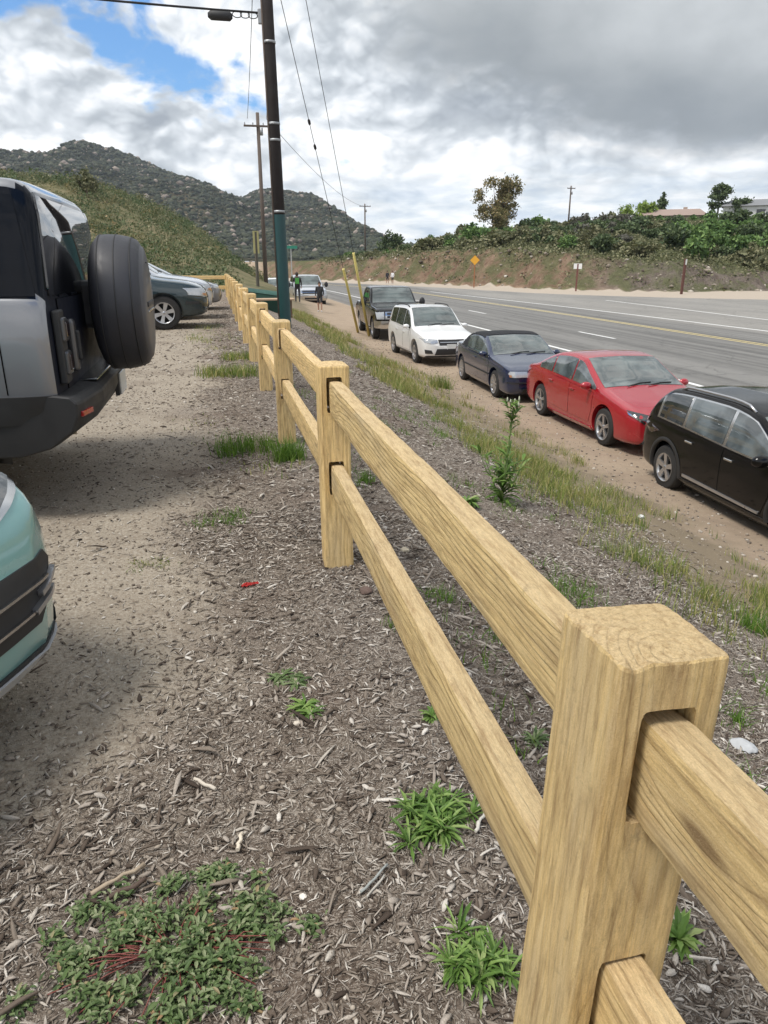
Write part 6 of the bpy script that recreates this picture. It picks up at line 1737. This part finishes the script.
def shrub(x, y, s, kind, label=None, group=None, zs=1.0):
    o = bpy.data.objects.new('shrub', rs.choice(SM[kind])); COL.objects.link(o)
    o.location = (x, y, gzs(x, y) - .12*s); o.rotation_euler = (0, 0, rs.random()*6.28); o.scale = (s*rs.uniform(.9, 1.25), s*rs.uniform(.9, 1.2), s*zs*rs.uniform(.85, 1.15))
    tag(o, label or LB[kind], 'shrub', group or ('hillside ' + {'dark': 'dark', 'olive': 'olive', 'purple': 'grey purple', 'green': 'green'}[kind] + ' shrubs'))
cnt = 0; tries = 0
placed = []
while cnt < 265 and tries < 30000:
    tries += 1
    a = rs.uniform(9, 41.5); D = rs.uniform(72, 165); x_, y_ = D*math.sin(R(a)), D*math.cos(R(a))
    d_ = float(foot_dist(np.array([x_]), np.array([y_]))[0])
    if d_ < 6.2 or d_ > 62: continue
    s_ = rs.uniform(1.0, 2.3)*(1 + .004*max(0, d_-10)) * (.62 if a < 16 else 1)*(.6 if a > 30 and d_ > 30 else 1)
    if any((x_-p[0])**2 + (y_-p[1])**2 < (.62*(s_+p[2]))**2 for p in placed): continue
    placed.append((x_, y_, s_)); shrub(x_, y_, s_, az_kind(a, d_)); cnt += 1
# low cover between the shrubs and on the bank
n = 15000; a = rng.uniform(8, 42, n); D = rng.uniform(66, 175, n); X_, Y_q = D*np.sin(np.radians(a)), D*np.cos(np.radians(a)); d_ = foot_dist(X_, Y_q)
dn = np.where(d_ > 5.2, .9, np.where(d_ > 3.2, .55, np.where(d_ > .8, .12, 0))) * (d_ < 75)
kp = rng.random(n) < dn; X_, Y_q = X_[kp], Y_q[kp]
bl_n = 14; m = len(X_)
P_ = np.repeat(np.stack([X_, Y_q, gz(X_, Y_q) + .15], -1), bl_n, 0) + rng.normal(size=(m*bl_n, 3))*np.array([.42, .42, .20]); s = rng.uniform(.07, .2, m*bl_n)
a3 = rng.normal(size=(m*bl_n, 3)); a3 /= np.linalg.norm(a3, axis=1)[:, None]; b3 = np.cross(a3, rng.normal(size=a3.shape)); b3 /= np.linalg.norm(b3, axis=1)[:, None]
V = np.stack([P_ + a3*s[:, None], P_ + b3*s[:, None]*.6, P_ - a3*s[:, None], P_ - b3*s[:, None]*.6], 1).reshape(-1, 3)
tag(arr_mesh('ground_cover', V, np.arange(len(V)).reshape(-1, 4), F_['olive']), 'low scrubby ground cover on the hillside and bank across the road', 'ground cover', kind='stuff')
# olive brush on the near hill at the end of the lot
n = 9500; X_ = rng.uniform(-75, 5.5, n); Y_q = rng.uniform(36, 130, n)
kp = (rng.random(n) < np.clip(.75 + fbm(X_*.12, Y_q*.12, 3), .15, 1)) & (X_ > -Y_q*.55) & ((X_ < 1.2) | (Y_q > 66)); X_, Y_q = X_[kp], Y_q[kp]; m = len(X_)
rad = rng.uniform(.25, .95, m)*(1 + .5*(rng.random(m) > .9))
def brush(sel, kind, label, k=85):
    x_, y_, r = X_[sel], Y_q[sel], rad[sel]; mm = len(x_)
    d3 = rng.normal(size=(mm*k, 3)); d3 /= np.linalg.norm(d3, axis=1)[:, None]; rr = np.repeat(r, k)
    P_ = np.repeat(np.stack([x_, y_, gz(x_, y_) + r*.35], -1), k, 0) + d3*rr[:, None]*np.array([1, 1, .75])*rng.uniform(.5, 1.05, (mm*k, 1))
    s = rr*rng.uniform(.05, .14, mm*k)
    a3 = rng.normal(size=(mm*k, 3)); a3 /= np.linalg.norm(a3, axis=1)[:, None]; b3 = np.cross(a3, rng.normal(size=a3.shape)); b3 /= np.linalg.norm(b3, axis=1)[:, None]
    V = np.stack([P_ + a3*s[:, None], P_ + b3*s[:, None]*.6, P_ - a3*s[:, None], P_ - b3*s[:, None]*.6], 1).reshape(-1, 3)
    tag(arr_mesh('brush', V, np.arange(len(V)).reshape(-1, 4), F_[kind]), label, 'brush', kind='stuff')
g_ = rng.random(m) + .25*fbm(X_*.2, Y_q*.2, 2)
brush(g_ < .52, 'dark', 'dark brush on the near hill beyond the lot'); brush((g_ >= .52) & (g_ < .92), 'olive', 'olive brush on the near hill beyond the lot'); brush(g_ >= .92, 'rust', 'dry brown brush on the near hill beyond the lot')

# ------------------------------------------------------------------ trees
def tree(name, x, y, z, h, blobs, kind, label, n=2600, leaf=.28, trunk_r=.22, cat='tree', lean=0.0):
    """blobs in units of height"""
    o = empty(name, (x, y, z)); tag(o, label, cat)
    bm = bmesh.new(); g = random.Random(int(x*13+y)); top = max(b_[2] for b_ in blobs)*h
    add_tube(bm, [(0, 0, -.4), (lean*h*.2, 0, top*.35), (lean*h*.5, 0, top*.7), (lean*h*.7, 0, top)], [trunk_r*1.25, trunk_r, trunk_r*.6, trunk_r*.2], 8)
    for b_ in blobs:
        st = Vector((lean*h*.3, 0, top*g.uniform(.2, .5))); en = Vector((b_[0]*h, b_[1]*h, b_[2]*h))
        add_tube(bm, [st, st.lerp(en, .5) + Vector((0, 0, -.04*h)), en], [trunk_r*.5, trunk_r*.3, trunk_r*.1], 6)
    bm_obj('trunk', bm, m_trunk, o)
    gg = np.random.default_rng(int(abs(x)*17+y)); V, F = leaves_in([tuple(c*h for c in b_) for b_ in blobs], n, leaf, .45, 10, gg)
    arr_mesh('crown', V, F, F_[kind], o)
    return o
def rb(seed, n, cx, cz, rx, rz, r0=(.10, .2)):
    g = random.Random(seed); out = []
    for _ in range(n):
        a = g.random()*6.283; d_ = math.sqrt(g.random()); out.append((cx + math.cos(a)*rx*d_, math.sin(a)*rx*.8*d_, cz + g.uniform(-1, 1)*rz, *(g.uniform(*r0) for _ in range(3))))
    return out
zt = lambda x, y: gzs(x, y)
tree('eucalyptus_tree', 53.6, 140, zt(53.6, 140), 11.2, rb(4, 20, .0, .60, .32, .30, (.10, .17)) + [(-.26, 0, .36, .13, .12, .10), (.18, 0, .84, .12, .11, .10)], 'rust', 'tall loose rusty green tree alone on the skyline of the hill', 9500, .22, .26)
tree('leafy_tree', 75.5, 130, zt(75.5, 130), 4.3, rb(2, 5, 0, .62, .34, .18, (.16, .26)), 'lime', 'small bright lime green tree on the hill, leftmost by the houses', 1500, .20, .12)
tree('leafy_tree', 79.5, 131, zt(79.5, 131), 5.0, rb(3, 6, 0, .62, .26, .22, (.15, .24)), 'lime', 'yellow green tree touching the dark conifer on the hill', 1800, .22, .12)
tree('conifer_tree', 84.5, 134, zt(84.5, 134), 6.6, [(0, 0, .35, .22, .22, .14), (.02, 0, .52, .18, .18, .13), (0, 0, .68, .14, .14, .12), (0, 0, .84, .09, .09, .12)], 'dark', 'dark upright conifer left of the pinkish house', 2000, .24, .14)
tree('pine_tree', 88.5, 122.5, zt(88.5, 122.5), 6.4, [(.02, 0, .74, .24, .22, .17), (-.15, 0, .62, .14, .14, .10), (.16, 0, .80, .15, .15, .13), (-.05, 0, .42, .2, .2, .1)], 'dark', 'round dark pine between the two hilltop houses', 2400, .24, .15)
tree('round_tree', 91.0, 120, zt(91, 120), 4.0, rb(5, 5, 0, .55, .34, .18, (.2, .3)), 'dark', 'low rounded dark tree beside the round pine', 1700, .22, .14)
tree('round_tree', 33.8, 144, zt(33.8, 144), 4.6, rb(6, 6, 0, .55, .42, .16, (.22, .3)), 'dark', 'rounded dark tree at the left end of the hill across the road', 1600, .26, .2)
for i, (x_, y_, h_, lb) in enumerate([(121, 128, 13, 'tall dark tree at the right edge above the white house'), (114, 126, 9, 'dark tree second from the right edge on the hilltop'), (109, 128, 7, 'dark tree third from the right edge on the hilltop'), (128, 124, 15, 'tallest dark tree, cut off by the right edge of the view')]):
    tree('dark_tree', x_, y_, zt(x_, y_)-.5, h_, rb(10+i, 8, 0, .58, .26, .30, (.12, .22)), 'dark', lb, 2600, .32, .25)
tree('leafy_tree', -12.2, 86, zt(-12.2, 86)-.2, 2.9, rb(31, 6, 0, .6, .36, .18, (.2, .28)), 'olive', 'yellow green bush standing out on the hill beyond the off-roader', 1400, .16, .12)

# ------------------------------------------------------------------ houses on the hill
m_roof = simple('grey_roof', (.20, .205, .215), .9, var=.15); m_roof2 = simple('tan_roof', (.30, .225, .19), .9, var=.2)
m_wall = simple('pink_stucco', (.42, .33, .27), .95); m_wall2 = simple('white_siding', (.66, .66, .65), .85)
def house(x, y, z, rz, w_, d_, h_, rh, wm, rm, label, wins):
    o = empty('house', (x, y, z), rz); tag(o, label, 'house')
    bm = bmesh.new(); add_box(bm, (0, 0, h_/2-.5), (w_, d_, h_+1), .0); wl = bm_obj('wall', bm, wm, o)
    bm = bmesh.new(); e = .5
    vs = [bm.verts.new(p) for p in [(-w_/2-e, -d_/2-e, h_), (w_/2+e, -d_/2-e, h_), (w_/2+e, d_/2+e, h_), (-w_/2-e, d_/2+e, h_), (-w_/2+.8, 0, h_+rh), (w_/2-.8, 0, h_+rh)]]
    for q in ((0, 1, 5, 4), (2, 3, 4, 5), (1, 2, 5), (3, 0, 4), (3, 2, 1, 0)): bm.faces.new([vs[i] for i in q])
    rf = bm_obj('roof', bm, rm, o)
    bm = bmesh.new(); add_box(bm, (w_*.2, d_*.1, h_+rh*.9), (.7, .6, 1.0), .02); bm_obj('chimney', bm, m_wall, rf)
    for (wx, wz, ww, wh) in wins:
        bm = bmesh.new(); add_box(bm, (wx, -d_/2-.03, wz), (ww+.16, .08, wh+.16), .01); f = bm_obj('window', bm, m_wall2, o)
        bm = bmesh.new(); add_box(bm, (wx, -d_/2-.08, wz), (ww, .03, wh), .005); bm_obj('pane', bm, M['tint'], f)
    return o
house(84.0, 129.5, zt(84, 129.5)-1.1, -.55, 11, 8, 2.7, 1.3, m_wall, m_roof2, 'pinkish stucco house with low roof on the hill', [(-3.5, 1.5, 1.3, 1.0), (0, 1.5, 1.6, 1.0), (3.4, 1.5, 1.2, 1.0)])
house(97.5, 118.5, zt(97.5, 118.5)-.6, -.7, 17, 9, 2.5, 1.3, m_wall2, m_roof, 'long white house with grey roof at the right edge of the hill', [(-6, 1.4, 1.6, 1.0), (-2.5, 1.4, 1.4, 1.0), (1.5, 1.3, 1.0, 1.6), (5, 1.4, 1.6, 1.0)])
hc = lot_sedan(P['white'], 'parked_car'); hc.place(90.5, 112.0, -40, 'white car parked on the hill before the long white house', 'car', z=zt(90.5, 112.0)+.3)
